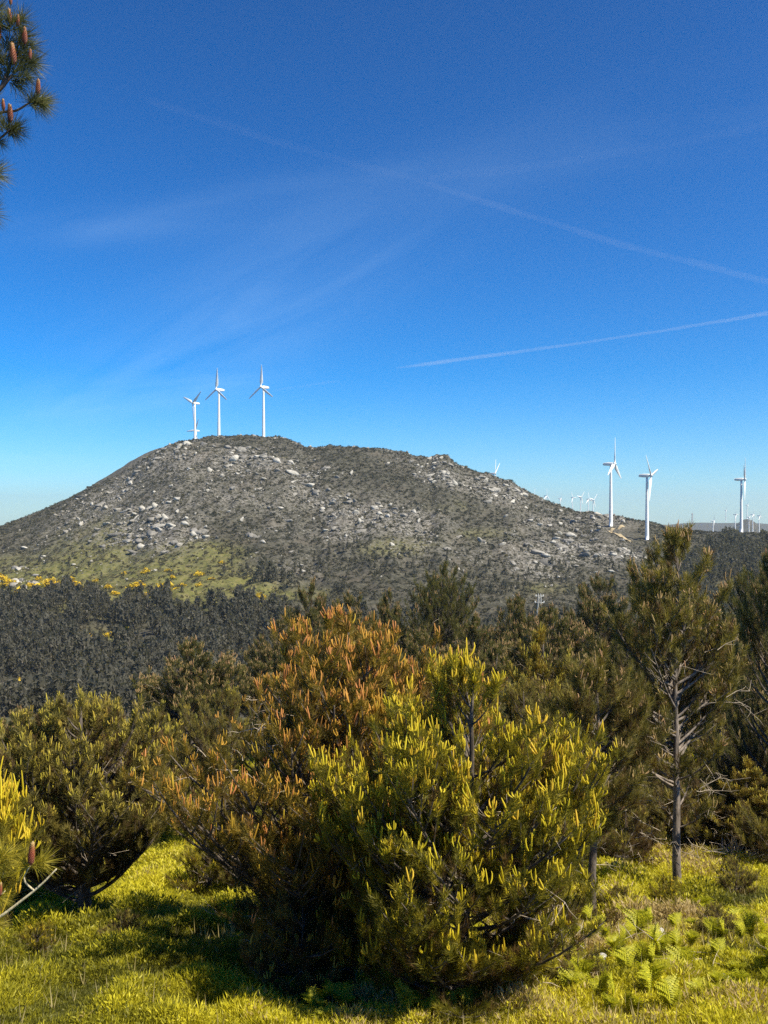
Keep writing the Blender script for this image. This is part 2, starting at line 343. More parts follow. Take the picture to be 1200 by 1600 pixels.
def build_ground():
    ys = np.concatenate([np.arange(-40, 5, 1.5), np.arange(5, 40, 0.25), np.arange(40, 280, 2.0), np.arange(280, 1000, 2.2), np.arange(1000, 3200, 25), np.geomspace(3200, 12000, 30)])
    us = np.concatenate([np.linspace(-1.35, -0.47, 50)[:-1], np.linspace(-0.47, 0.47, 620), np.linspace(0.47, 1.35, 50)[1:]])
    Y, Uu = np.meshgrid(ys, us, indexing='ij'); X = Uu*np.maximum(Y+6, 22)
    Z = H(X, Y)
    n, m = Y.shape
    idx = np.arange(n*m).reshape(n, m)
    f = np.stack([idx[:-1, :-1], idx[:-1, 1:], idx[1:, 1:], idx[1:, :-1]], -1).reshape(-1, 4)
    g = Geo(); pxx = CX+F*X/np.maximum(Y, 1); pyy = HY-F*Z/np.maximum(Y, 1)
    hillm = (Y > 250)&(Y < 1000)
    gw = np.where(hillm, np.clip(grass_w(pxx, pyy)*.8+0.5*fbm(X/14, Y/14, 41), 0, .85)*np.clip(grass_w(pxx, pyy)*4-.4, 0, 1), 0.0)
    gw = np.where(Y < 60, 0.85, np.where(Y < 200, .4, gw))
    rw = np.where(hillm, rock_w(pxx, pyy), 0.0)
    g.add(np.stack([X, Y, Z], -1).reshape(-1, 3), f, gw.reshape(-1))
    m_, nt, o = mat('heath_ground')
    tcn = nt.nodes.new('ShaderNodeTexCoord'); pos = tcn.outputs['Object']
    n1 = noise(nt, 0.35, 6, 0.65, pos); n2 = noise(nt, 0.045, 5, 0.6, pos); n3 = noise(nt, 0.55, 7, 0.72, pos); n4 = noise(nt, 9.0, 5, 0.7, pos)
    heath = ramp(nt, n1.outputs['Fac'], [(0.32, (0.026, 0.026, 0.019)), (0.5, (0.052, 0.050, 0.036)), (0.68, (0.10, 0.094, 0.070))])
    grass = ramp(nt, n1.outputs['Fac'], [(0.3, (0.075, 0.08, 0.022)), (0.5, (0.135, 0.135, 0.035)), (0.72, (0.21, 0.17, 0.07))])
    reddish = mixc(nt, ramp(nt, n2.outputs['Fac'], [(0.5, (0, 0, 0)), (0.66, (0.6, 0.6, 0.6))]), heath, (0.10, 0.086, 0.066))
    c = mixc(nt, attr(nt, 'tint').outputs['Fac'], reddish, grass)
    rk = nt.nodes.new('ShaderNodeMath'); rk.operation = 'MULTIPLY'; nt.links.new(attr(nt, 'rock').outputs['Fac'], rk.inputs[0])
    rr = ramp(nt, n3.outputs['Fac'], [(0.48, (0, 0, 0)), (0.53, (1, 1, 1))]); nt.links.new(rr, rk.inputs[1])
    stone = ramp(nt, n4.outputs['Fac'], [(0.3, (0.10, 0.095, 0.085)), (0.7, (0.30, 0.28, 0.25))])
    c = mixc(nt, rk.outputs[0], c, stone)
    p = nt.nodes.new('ShaderNodeBsdfPrincipled'); p.inputs['Roughness'].default_value = 0.95; p.inputs['Specular IOR Level'].default_value = 0.1
    nt.links.new(c, p.inputs['Base Color'])
    b = nt.nodes.new('ShaderNodeBump'); b.inputs['Strength'].default_value = 0.9; b.inputs['Distance'].default_value = 1.2
    nt.links.new(n1.outputs['Fac'], b.inputs['Height']); nt.links.new(b.outputs[0], p.inputs['Normal'])
    nt.links.new(p.outputs[0], o.inputs[0])
    ob = g.build('ground', m_, smooth=True)
    at = ob.data.attributes.new('rock', 'FLOAT', 'POINT'); at.data.foreach_set('value', rw.reshape(-1).astype(np.float32))
    tag(ob, kind='structure')
build_ground()

# dirt track beside the turbine
def track():
    g = Geo(); pts = []
    q_ = [(974, 823.5), (964, 825), (954, 828), (947.5, 831), (948, 833.5), (957, 836), (967, 838.3), (979, 840), (990, 841)]
    cf = np.polyfit([p[1] for p in q_], [hit(960, p[1]) for p in q_], 1)
    for px, py in q_:
        d = float(np.polyval(cf, py)); pts.append((atpx(px, d), d))
    pts = np.array(pts); t = np.linspace(0, len(pts)-1, 60); P = np.stack([np.interp(t, range(len(pts)), pts[:, i]) for i in (0, 1)], -1)
    d = np.gradient(P, axis=0); d /= np.linalg.norm(d, axis=1)[:, None]; nrm = np.stack([-d[:, 1], d[:, 0]], -1)
    rows = []
    for k in (-1, -0.33, 0.33, 1): 
        q = P+nrm*k*1.4; rows.append(np.stack([q[:, 0], q[:, 1], H(q[:, 0], q[:, 1])+0.4], -1))
    v = np.stack(rows, 1); n = 60; i = np.arange(n-1)[:, None]*4; j = np.arange(3)[None]
    f = np.stack([i+j, i+j+1, i+j+5, i+j+4], -1).reshape(-1, 4); g.add(v.reshape(-1, 3), f)
    sk = v[:, 0, :].copy(); 
    tag(g.build('dirt_track', plain('track_sand', (0.34, 0.27, 0.16), 0.9, 0.15, 0.5)), kind='structure')
track()

# ------------------------------------------------------------------ wind turbines
def loft(rings, tint=0.5):
    g = Geo(); rings = np.asarray(rings, float); n, k = rings.shape[:2]
    i = np.arange(n-1)[:, None]*k; j = np.arange(k)[None]; jj = (j+1) % k
    f = np.stack([i+j, i+jj, i+k+jj, i+k+j], -1).reshape(-1, 4); g.add(rings.reshape(-1, 3), f, tint)
    for base, c in ((0, rings[0].mean(0)), ((n-1)*k, rings[-1].mean(0))):
        g.v.append(np.asarray([c], np.float32)); g.t.append(np.array([tint], np.float32))
        g.f3.append(np.stack([base+np.arange(k), base+(np.arange(k)+1) % k, np.full(k, g.n)], -1)); g.n += 1
    return g
def turbine_proto():
    root = thing('wind_turbine', '', 'wind turbine', (0, 0, 0), 0, 'white three-blade wind turbines')
    # along +X points the rotor
    tz = np.linspace(0, TOWER-1.2, 14); th = np.arange(20)*2*PI/20
    rings = [[(math.cos(a)*r, math.sin(a)*r, z) for a in th] for z, r in zip(tz, 1.42-0.68*tz/TOWER)]
    loft(rings).build('tower', MT['white'], root, True)
    dr = Geo(); dr.add([(1.33, -.4, 0), (1.33, .4, 0), (1.33, .4, 2.3), (1.33, -.4, 2.3), (1.5, -.4, 0), (1.5, .4, 0), (1.48, .4, 2.3), (1.48, -.4, 2.3)],
                       [(0, 1, 2, 3), (4, 5, 6, 7), (0, 1, 5, 4), (2, 3, 7, 6), (1, 2, 6, 5), (0, 3, 7, 4)])
    dr.build('door', MT['hub'], root)
    rings = []
    for x, w, h in [(-5.6, .6, .6), (-5.0, .95, .95), (-2, 1.1, 1.2), (0.8, 1.1, 1.2), (1.6, .9, .95), (1.9, .7, .7)]:
        rings.append([(x, w*np.sign(math.cos(a))*abs(math.cos(a))**.5, TOWER+h*np.sign(math.sin(a))*abs(math.sin(a))**.5) for a in th])
    loft(rings).build('nacelle', MT['white'], root, True)
    hub = bpy.data.objects.new('rotor', None)
    rings = [[(x, r*math.cos(a), r*math.sin(a)) for a in th] for x, r in [(1.95, .9), (2.2, 1.05), (3.0, 1.05), (3.6, .8), (4.0, .35), (4.1, .05)]]
    hb = loft(rings).build('rotor_hub', MT['hub'], root, True); hb.location = (0, 0, TOWER)
    sec = [(0.8, .5, .5, 0), (1.8, .55, .5, .1), (3.6, 1.35, .4, .5), (6, 1.25, .34, .4), (9, 1.02, .26, .3), (12, .8, .2, .22), (15, .58, .13, .15), (16.6, .3, .07, .1), (17.0, .1, .03, 0)]
    rr = []
    for z, c, t, tw in sec:
        r = []
        for a in np.arange(10)*2*PI/10:
            yv, xv = c*math.cos(a)+(c*.25 if z > 2 else 0), t*math.sin(a); r.append((xv*math.cos(tw)-yv*math.sin(tw)+2.6, xv*math.sin(tw)+yv*math.cos(tw), z))
        rr.append(r)
    bl = loft(rr).build('blade', MT['white'], hb, True)
    b2 = bl.copy(); col.objects.link(b2); b2.parent = hb
    b3 = bl.copy(); col.objects.link(b3); b3.parent = hb
    return root
tp = turbine_proto()
bpy.data.objects.remove(bpy.data.objects['rotor']) if 'rotor' in bpy.data.objects else None
first = True
protokids = None
for (x, y, bz, hubz, side, fs, angs, lab, px) in TB:
    th = math.asin(fs)
    fs = min(.75, fs*1.2); th = math.asin(fs); yaw = -th if side > 0 else PI+th
    sc = (hubz-bz)/TOWER
    o = dup(tp, (x, y, bz), yaw, lab, sc, group='white three-blade wind turbines')
    hb = [c for c in bpy.data.objects if c.parent == o and c.name.startswith('rotor_hub')][0]
    bls = [c for c in bpy.data.objects if c.parent == hb]
    # blade angle measured on the picture, clockwise from straight up; the rotor turns about its own X axis
    for b, a in zip(bls, angs):
        # local +Y of the rotor plane shows to the picture's right or left
        sgn = math.cos(yaw+PI/2)
        ang = math.radians(a)*(1 if sgn > 0 else -1)
        b.rotation_euler = (-ang, 0, 0); b.scale = (1.1, 1.1, 1.1)
for c in [tp]+[c for c in bpy.data.objects if c.parent == tp]+[g for c in bpy.data.objects if c.parent == tp for g in bpy.data.objects if g.parent == c]:
    bpy.data.objects.remove(c)

# ------------------------------------------------------------------ rocks on the hill
def ico(sub):
    import bmesh
    bm = bmesh.new(); bmesh.ops.create_icosphere(bm, subdivisions=sub, radius=1.0)
    v = np.array([p.co[:] for p in bm.verts]); f = np.array([[q.index for q in p.verts] for p in bm.faces]); bm.free(); return v, f
def rock_template(sub, seed):
    v, f = ico(sub); r = np.random.default_rng(seed)
    d = r.normal(size=(9, 3)); d /= np.linalg.norm(d, axis=1)[:, None]; off = r.uniform(0.28, 0.7, 9)
    for k in range(9):                                   # shear flat faces off the ball
        h = v@d[k]; over = np.maximum(h-off[k], 0); v = v-over[:, None]*d[k]*0.95
    v = v*(1+r.normal(0, 0.035, (len(v), 1))); v = v*np.array([1.0, r.uniform(.55, .95), r.uniform(.55, .95)])
    return v, f
m_, nt, o_ = mat('granite')
ns = noise(nt, 0.9, 7, 0.7); info = nt.nodes.new('ShaderNodeAttribute'); info.attribute_name = 'tint'
base = ramp(nt, info.outputs['Fac'], [(0, (0.11, 0.105, 0.095)), (0.6, (0.26, 0.245, 0.22)), (1, (0.50, 0.48, 0.43))])
cc = mixc(nt, 0.75, base, ramp(nt, ns.outputs['Fac'], [(0.32, (0.35, 0.34, 0.30)), (0.6, (1.25, 1.25, 1.25))]), 'MULTIPLY')
p_ = nt.nodes.new('ShaderNodeBsdfPrincipled'); p_.inputs['Roughness'].default_value = 0.9; nt.links.new(cc, p_.inputs['Base Color'])
bp = nt.nodes.new('ShaderNodeBump'); bp.inputs['Strength'].default_value = 0.8; bp.inputs['Distance'].default_value = 0.5
nt.links.new(ns.outputs['Fac'], bp.inputs['Height']); nt.links.new(bp.outputs[0], p_.inputs['Normal']); nt.links.new(p_.outputs[0], o_.inputs[0])
MT['granite'] = m_

def scatter(n, wfun, ylo=285, yhi=905, pxlo=-150, pxhi=1350):
    """random ground points, kept with a probability that depends on where on the hill they lie"""
    px = rng.uniform(pxlo, pxhi, n); y = rng.uniform(ylo, yhi, n)
    R = np.interp(px, RDX, RDY); k = y < R*1.0; px, y = px[k], y[k]
    x = (px-CX)/F*y; z = H(x, y); py = HY-F*z/y
    k = rng.random(len(px)) < wfun(px, py)*(y/900)
    x, y, z, px, py = x[k], y[k], z[k], px[k], py[k]; k = ~((px > 938)&(px < 998)&(py > 820)&(py < 845)); return x[k], y[k], z[k], px[k], py[k]
def rocks():
    x, y, z, px, py = scatter(120000, lambda a, b: rock_w(a, b)**1.3*0.9*np.clip(1.3-wood_w(a, b)*1.3, 0, 1))
    clump = fbm(x/16, y/22, 55, 3); k = clump > -0.06; x, y, z, px, py = x[k], y[k], z[k], px[k], py[k]
    n = len(x); s = 0.38+0.42*rng.pareto(2.0, n); s = np.minimum(s, 3.8); s *= 0.7+0.3*rng.random(n)
    # crags: tight clusters of blocks
    cx_, cy_, cz_, cpx, cpy = scatter(9000, lambda a, b: rock_w(a, b)**2*.22*(fbm((a-600)/55, b/28, 57, 2) > .0))
    xs, ys, ss = [x], [y], [s]
    for a, b in zip(cx_, cy_):
        m = int(rng.integers(10, 46)); q = rng.normal(size=(m, 2))*rng.uniform(2.5, 7); rot_ = rng.uniform(-.6, .6); q[:, 1] *= 1.6
        xs.append(a+q[:, 0]*1.5); ys.append(b+q[:, 1]); ss.append(np.minimum(.6+.7*rng.pareto(2.0, m), 4.5)*rng.uniform(.7, 1.2))
    x, y, s = np.concatenate(xs), np.concatenate(ys), np.concatenate(ss); R_ = np.interp(CX+F*x/y, RDX, RDY); k = (y < R_)&(y > 285); x, y, s = x[k], y[k], s[k]; z = H(x, y); n = len(x); px = CX+F*x/y; py = HY-F*z/y
    # hand-placed large boulders (pixel, half width in pixels)
    big = [(893, 838, 11), (925, 845, 9), (790, 808, 5), (905, 812, 8), (928, 812, 7), (880, 858, 10), (912, 868, 12), (822, 852, 10), (768, 852, 8), (785, 852, 8), (935, 868, 7), (868, 842, 9),
           (520, 784, 8), (505, 800, 7), (585, 812, 6), (440, 795, 8), (358, 800, 7), (452, 815, 8), (412, 848, 8), (400, 865, 6), (60, 852, 5), (55, 860, 6), (183, 832, 4), (290, 820, 8), (278, 800, 7),
           (545, 775, 9), (690, 738, 8), (705, 760, 7), (648, 742, 6), (620, 718, 5), (690, 716, 6), (755, 748, 7), (775, 755, 8), (1000, 862, 5), (960, 868, 9), (860, 905, 8), (900, 885, 7), (835, 880, 7), (930, 895, 6), (470, 885, 5), (500, 892, 4)]
    bx, by, bz, bs, bp_ = [], [], [], [], []
    for a, b, w in big:
        d = hit(a, b); bx.append(atpx(a, d)); by.append(d); bz.append(ground(atpx(a, d), d)); bs.append(w/F*d*1.05); bp_.append((a, b))
    # blocks breaking the skyline, and big half-buried slabs that tie the clusters together
    ex, ey, es = [], [], []
    for a in rng.uniform(235, 1050, 230):
        d = np.interp(a, RDX, RDY)*rng.uniform(.975, 1.0); ex.append(atpx(a, d)); ey.append(d); es.append(rng.uniform(.7, 2.2)*(1.5 if rng.random() < .15 else 1))
    for a, b in zip(cx_, cy_):
        for _ in range(3): ex.append(a+rng.normal(0, 6)); ey.append(b+rng.normal(0, 8)); es.append(rng.uniform(1.8, 4.5)*(1.7 if rng.random() < .25 else 1))
    ex, ey, es = np.array(ex), np.array(ey), np.array(es)
    tmp = [rock_template(1, 100+i) for i in range(8)]; tm2 = [rock_template(2, 200+i) for i in range(6)]
    # the biggest are things of their own
    app = s/y; order = np.argsort(-app); ind = order[:240]; rest = order[240:]
    protos = []
    for i, (v, f) in enumerate(tm2):
        g = Geo(); g.add(v, f, [0.5, 0.75, 0.35, 0.9, 0.6, 0.8][i]); protos.append(g)
    meshes = []
    for i, g in enumerate(protos):
        o = g.build('boulder', MT['granite']); meshes.append(o)
    special = {0: 'large rounded pale boulder on the slope just left of the dirt track bend', 1: 'wide pale boulder just below the bend of the dirt track', 2: 'pale lone boulder on the shoulder halfway along the right slope',
               6: 'broad flat granite boulder, lowest big one below the dirt track', 7: 'dark-sided boulder at the left end of the lower right rock band', 20: 'bright lone boulder on the far left slope', 21: 'bright boulder just below its twin on the far left slope'}
    used = [False]*len(meshes)
    def put(loc, sc, label):
        k = int(rng.integers(len(meshes)))
        if not used[k]: o = meshes[k]; used[k] = True
        else: o = meshes[k].copy(); col.objects.link(o)
        o.location = loc; o.scale = sc; o.rotation_euler = (rng.uniform(-.2, .2), rng.uniform(-.2, .2), rng.uniform(0, 6.28))
        tag(o, label, 'boulder', 'granite boulders scattered over the hill')
    def region(a, b):
        if a < 230: return 'grey granite boulder among the heath on the left flank of the hill'
        if a < 560 and b < 745: return 'grey granite boulder on the rocky summit below the hilltop turbines'
        if a < 620: return 'pale granite boulder in the rockfall down the middle of the hill'
        if b < 800 and a < 840: return 'granite boulder on the craggy right shoulder of the hill'
        return 'granite boulder on the lower right slope around the dirt track'
    for i in range(len(bx)):
        w = bs[i]; put((bx[i], by[i], bz[i]+w*0.1), (w, w*.8, w*.75), special.get(i) or region(*bp_[i]))
    for i in ind: put((x[i], y[i], z[i]+s[i]*.15), (s[i], s[i], s[i]*.95), region(px[i], py[i]))
    for k, o in enumerate(meshes):
        if not used[k]: bpy.data.objects.remove(o)
    g = Geo(); grp = rng.integers(0, 8, len(rest))
    ez = H(ex, ey); eg = rng.integers(0, 6, len(ex))
    for k in range(6):
        q = np.where(eg == k)[0]; v, f = rock_template(2, 400+k); v = v*np.array([1.3, 1, .62])
        place(g, v, f, np.stack([ex[q], ey[q], ez[q]-es[q]*.12], -1), frames(np.stack([rng.normal(0, .3, len(q)), rng.normal(-.15, .3, len(q)), np.ones(len(q))], -1), rng.uniform(0, 6.28, len(q))), es[q], np.clip(rng.beta(1.5, 1.6, len(q)), 0, 1))
    for k in range(8):
        q = rest[grp == k]; P = np.stack([x[q], y[q], z[q]+s[q]*.12], -1)
        R = frames(np.stack([rng.normal(0, .25, len(q)), rng.normal(0, .25, len(q)), np.ones(len(q))], -1), rng.uniform(0, 6.28, len(q)))
        place(g, tmp[k][0], tmp[k][1], P, R, s[q], np.clip(rng.beta(1.3, 1.7, len(q)), 0, 1))
    tag(g.build('loose_rocks', MT['granite']), 'countless smaller grey granite rocks strewn over the hillside', 'rocks', kind='stuff')
    print('rocks', n, len(rest))
rocks()

# low scrub on the hill
def scrub():
    mt = leafmat('hill_scrub', [(0, (0.026, 0.028, 0.016)), (0.5, (0.055, 0.053, 0.030)), (0.8, (0.09, 0.08, 0.045)), (1, (0.17, 0.15, 0.06))], 0.15)
    g = Geo()
    x, y, z, px, py = scatter(110000, lambda a, b: 0.95-0.45*rock_w(a, b)-0.35*grass_w(a, b))
    for k in range(6):
        n = 26; r = np.random.default_rng(900+k)
        c = r.normal(size=(n, 3)); c /= np.linalg.norm(c, axis=1)[:, None]; c[:, 2] = np.abs(c[:, 2]); c *= r.uniform(.5, 1, (n, 1))*np.array([1, 1, .75])
        tri = c[:, None, :]+r.normal(0, .26, (n, 3, 3)); tv = tri.reshape(-1, 3); tf = np.arange(n*3).reshape(-1, 3)
        q = np.where(np.arange(len(x)) % 6 == k)[0]
        s = 0.5+0.7*rng.random(len(q))**2*1.6
        place(g, tv, tf, np.stack([x[q], y[q], z[q]], -1), rotz(rng.uniform(0, 6.28, len(q))), s, np.clip(rng.beta(2, 2.4, len(q))+0.25*grass_w(px[q], py[q]), 0, 1))
    tag(g.build('hill_scrub', mt), 'low dark heath scrub covering the hillside between the rocks', 'scrub', kind='stuff')
    print('scrub', len(x))
scrub()

# yellow flowering broom bushes on the hill
def broom():
    mt = leafmat('broom_flower', [(0, (0.10, 0.11, 0.02)), (0.35, (0.30, 0.24, 0.02)), (0.6, (0.62, 0.42, 0.015)), (1, (0.70, 0.50, 0.03))], 0.2)
    protos = []
    for k in range(4):
        r = np.random.default_rng(70+k); n = 260
        c = r.normal(size=(n, 3)); c /= np.linalg.norm(c, axis=1)[:, None]; c[:, 2] = np.abs(c[:, 2])*.8; c *= r.uniform(.55, 1.05, (n, 1))
        lob = 1+0.25*np.sin(c[:, 0]*5+k)*np.cos(c[:, 1]*4); c *= lob[:, None]
        tri = c[:, None, :]+r.normal(0, .13, (n, 3, 3)); g = Geo(); g.add(tri.reshape(-1, 3), np.arange(n*3).reshape(-1, 3), np.repeat(np.clip(r.beta(3, 2, n)-0.5*(c[:, 2] < .2), 0, 1), 3))
        protos.append(g.build('broom_bush', mt))
    spots = [(15, 912, 7), (3, 928, 6), (24, 932, 9), (33, 938, 6), (75, 912, 8), (84, 917, 7), (92, 926, 6), (106, 913, 9), (116, 920, 8), (122, 926, 6), (5, 905, 6), (214, 916, 7), (257, 920, 9), (228, 893, 5), (170, 918, 4), (180, 928, 4),
             (232, 931, 5), (404, 934, 6), (312, 898, 5), (330, 905, 3), (262, 892, 3), (285, 915, 3), (310, 915, 3), (140, 995, 4), (170, 993, 4), (200, 983, 4), (235, 1018, 7), (198, 1005, 3), (60, 1082, 9), (78, 1086, 8), (35, 1066, 6), (48, 915, 4), (60, 905, 4), (150, 908, 3), (135, 930, 4), (195, 896, 3), (345, 880, 3), (1048, 852, 4), (270, 903, 3), (370, 924, 3)]
    used = [False]*4
    lab = {12: 'bright yellow broom bush, largest on the meadow above the wood, right of centre', 11: 'yellow broom bush a little left of the largest one on the meadow', 17: 'single yellow broom bush at the right end of the meadow',
           26: 'orange-yellow broom bush standing alone inside the dark wood', 37: 'small yellow broom bush on the right slope below the turbines'}
    for i, (px, py, w) in enumerate(spots):
        d = hit(px, py+w*.5); x = atpx(px, d); s = w/F*d*1.95; k = i % 4
        if not used[k]: o = protos[k]; used[k] = True
        else: o = protos[k].copy(); col.objects.link(o)
        o.location = (x, d, ground(x, d)-s*.1); o.scale = (s*1.15, s, s*1.0); o.rotation_euler = (0, 0, rng.uniform(0, 6.28))
        dl = 'yellow flowering broom bush in the cluster along the left edge of the meadow' if px < 130 and py < 945 else ('yellow broom bush by the bare patch below the wood at the far left' if py > 1050 else ('small yellow broom bush in the clearing inside the dark wood' if py > 960 else 'small yellow broom bush dotted over the green meadow on the hill'))
        tag(o, lab.get(i, dl), 'bush', 'yellow broom bushes on the hill')
broom()

# far pines: templates, individuals and the wood
def far_tree_arrays(seed, kind):
    r = np.random.default_rng(seed); n = 150
    t = r.uniform(0.0, 1, n)**0.85
    if kind == 0: rad = 0.21*np.sin(PI*np.clip(t*0.93+0.07, 0, 1))**0.7; z = 0.30+0.70*t       # rounded crown
    elif kind == 1: rad = 0.20*(1-t)**0.75+0.02; z = 0.18+0.82*t                        # pointed
    else: rad = 0.27*np.sin(PI*np.clip(t*0.85+0.15, 0, 1))**0.6; z = 0.08+0.92*t        # bushy to the ground
    a = r.uniform(0, 2*PI, n); rr = rad*np.sqrt(r.uniform(0.15, 1.05, n))*(1+0.3*np.sin(3*a+seed))
    c = np.stack([rr*np.cos(a), rr*np.sin(a), z], -1)
    tri = c[:, None, :]+r.normal(0, 1, (n, 3, 3))*np.array([.055, .055, .075])
    tt = []
    for k in range(3):
        bx, by = r.normal(0, .03, 2); tt.append([(bx-.011, by, 0), (bx+.011, by, 0), (bx+r.normal(0, .03), by, r.uniform(.5, .85))])
    tri = np.concatenate([tri, np.array(tt)]); tn = np.concatenate([np.repeat(r.beta(2, 2, n)*.85, 3), np.ones(9)])
    return tri.reshape(-1, 3), np.arange((n+3)*3).reshape(-1, 3), tn
NEARX = [-200, 0, 100, 200, 290, 400, 470, 560, 640, 690, 740, 820, 930, 1000, 1100, 1120, 1160, 1200, 1400]
NEARY = [1100, 1115, 1085, 1120, 1012, 1040, 930, 955, 930, 885, 930, 930, 900, 830, 870, 960, 900, 850, 850]
def far_trees():
    mt = leafmat('far_pine_foliage', [(0, (0.072, 0.071, 0.054)), (0.5, (0.11, 0.105, 0.082)), (0.85, (0.155, 0.146, 0.118)), (1, (0.26, 0.24, 0.21))], 0.4, spec=.05)
    mb = plain('far_trunk', (0.22, 0.19, 0.165), 0.9, 0.3)
    x, y, z, px, py = scatter(30000, lambda a, b: np.clip(wood_w(a, b)*1.3, 0, 1)*0.75*(900/600.0), pxlo=-60, pxhi=1260, ylo=240)
    # keep a spacing
    keep = []; cell = {}
    for i in rng.permutation(len(x)):
        key = (int(x[i]//3.6), int(y[i]//4.2))
        if key in cell: continue
        cell[key] = 1; keep.append(i)
    keep = np.array(keep); x, y, z, px, py = x[keep], y[keep], z[keep], px[keep], py[keep]
    w = wood_w(px, py)
    h = np.where(w > .6, rng.uniform(6.5, 10.5, len(x)), rng.uniform(2.2, 5.0, len(x)))*(0.85+0.3*rng.random(len(x)))
    line = np.interp(px, NEARX, NEARY); topy = HY-F*(z+h)/y
    k = topy < line+50; x, y, z, px, py, h, line, topy = [q[k] for q in (x, y, z, px, py, h, line, topy)]
    # single trees along the crest of the right ridge
    vis = np.clip((line-topy)/(h/y*F), 0, 1)*h/y*F*((px > 0)&(px < 1200))
    order = np.argsort(-vis); ind, rest = order[:285], order[285:]
    T = [far_tree_arrays(300+i, i % 3) for i in range(9)]
    protos = []
    for i in range(9):
        root = thing('far_pine', '', 'tree', (0, 0, -500), 0, 'dark pines on the far slopes')
        g = Geo(); g.tube([(0, 0, -.02), (0.01, 0, .3), (0, .01, .75)], [.022, .017, .008], 5); g.build('trunk', mb, root)
        g = Geo(); v, f, t = T[i]; g.add(v, f, t); g.build('crown', mt, root)
        protos.append(root)
    for q, i in enumerate(ind):
        a, b = px[i], py[i]
        lab = ('dark pine in the grey wood at the foot of the hill, left side' if a < 250 else 'dark pine in the wood below the meadow, behind the amber pine') if a < 470 and b > 935 else \
              ('small dark pine scattered among the rocks on the lower middle slope' if a < 700 else ('dark pine on the slope below the dirt track' if a < 1020 else 'dark pine on the right-hand ridge below the turbine'))
        if a < 470 and b <= 935: lab = 'small dark pine standing on the green meadow above the wood'
        dup(protos[q % 9], (x[i], y[i], z[i]-.1), float(rng.uniform(0, 6.28)), lab, float(h[i]))
    for p in protos:
        for ch, _ in KIDS[p.name]: bpy.data.objects.remove(ch)
        bpy.data.objects.remove(p)
    g = Geo()
    for k in range(9):
        q = rest[np.arange(len(rest)) % 9 == k]
        v, f, t = T[k]; pos = np.stack([x[q], y[q], z[q]], -1)
        place(g, v, f, pos, rotz(rng.uniform(0, 6.28, len(q))), h[q], np.zeros(len(q))); g.t[-1] = np.clip(np.tile(t, len(q))*np.where(np.tile(t, len(q)) > .95, 1, 1)+np.repeat(rng.normal(0, .12, len(q)), len(t)), 0, 1).astype(np.float32)
    ww = g.build('far_wood', mt); tag(ww, 'dark grey-green pine wood filling the foot of the hill', 'wood', kind='stuff')
    print('far trees', len(x), len(ind))
far_trees()

# ------------------------------------------------------------------ pines with real needles
def tuft(seed, n, L, nl, w, lo=22, hi=58):
    r = np.random.default_rng(seed)
    s = r.uniform(0, 1, n); th = np.radians(r.uniform(lo, hi, n)*(1.15-0.5*s)); ph = r.uniform(0, 2*PI, n)
    b = np.stack([0.006*np.cos(ph), 0.006*np.sin(ph), s*L], -1)
    d = np.stack([np.sin(th)*np.cos(ph), np.sin(th)*np.sin(ph), np.cos(th)], -1)
    l = nl*r.uniform(.75, 1.1, n)[:, None]
    sd = np.cross(d, r.normal(size=(n, 3))); sd /= np.linalg.norm(sd, axis=1)[:, None]
    mid = b+d*l*.55; tip = b+d*l-np.array([0, 0, 1])*l*0.02
    v = np.stack([b-sd*w*.5, b+sd*w*.5, tip], 1).reshape(-1, 3)
    return v, np.arange(n*3).reshape(-1, 3)
def candle(seed, nf, L, rad):
    """a cluster of upright finger-like young shoots"""
    r = np.random.default_rng(seed); g = Geo()
    for i in range(nf):
        a = r.uniform(0, 6.28); off = 0.0 if i == 0 else r.uniform(1.6, 4.0)*rad
        l = L*(1.0 if i == 0 else r.uniform(.45, .9)); p0 = np.array([off*math.cos(a), off*math.sin(a), -0.01]); le = np.array([math.cos(a), math.sin(a), 0])*off*r.uniform(.6, 1.6)
        P = [p0, p0+np.array([0, 0, l*.35])+le*.7, p0+np.array([0, 0, l*.75])+le, p0+np.array([0, 0, l])+le*.9]
        g.tube(P, [rad*.75, rad, rad*.8, rad*.35], 5)
    v = np.concatenate(g.v); f3 = np.concatenate(g.f3); f4 = np.concatenate(g.f4)
    f = np.concatenate([f3, f4[:, [0, 1, 2]], f4[:, [0, 2, 3]]]); return v, f

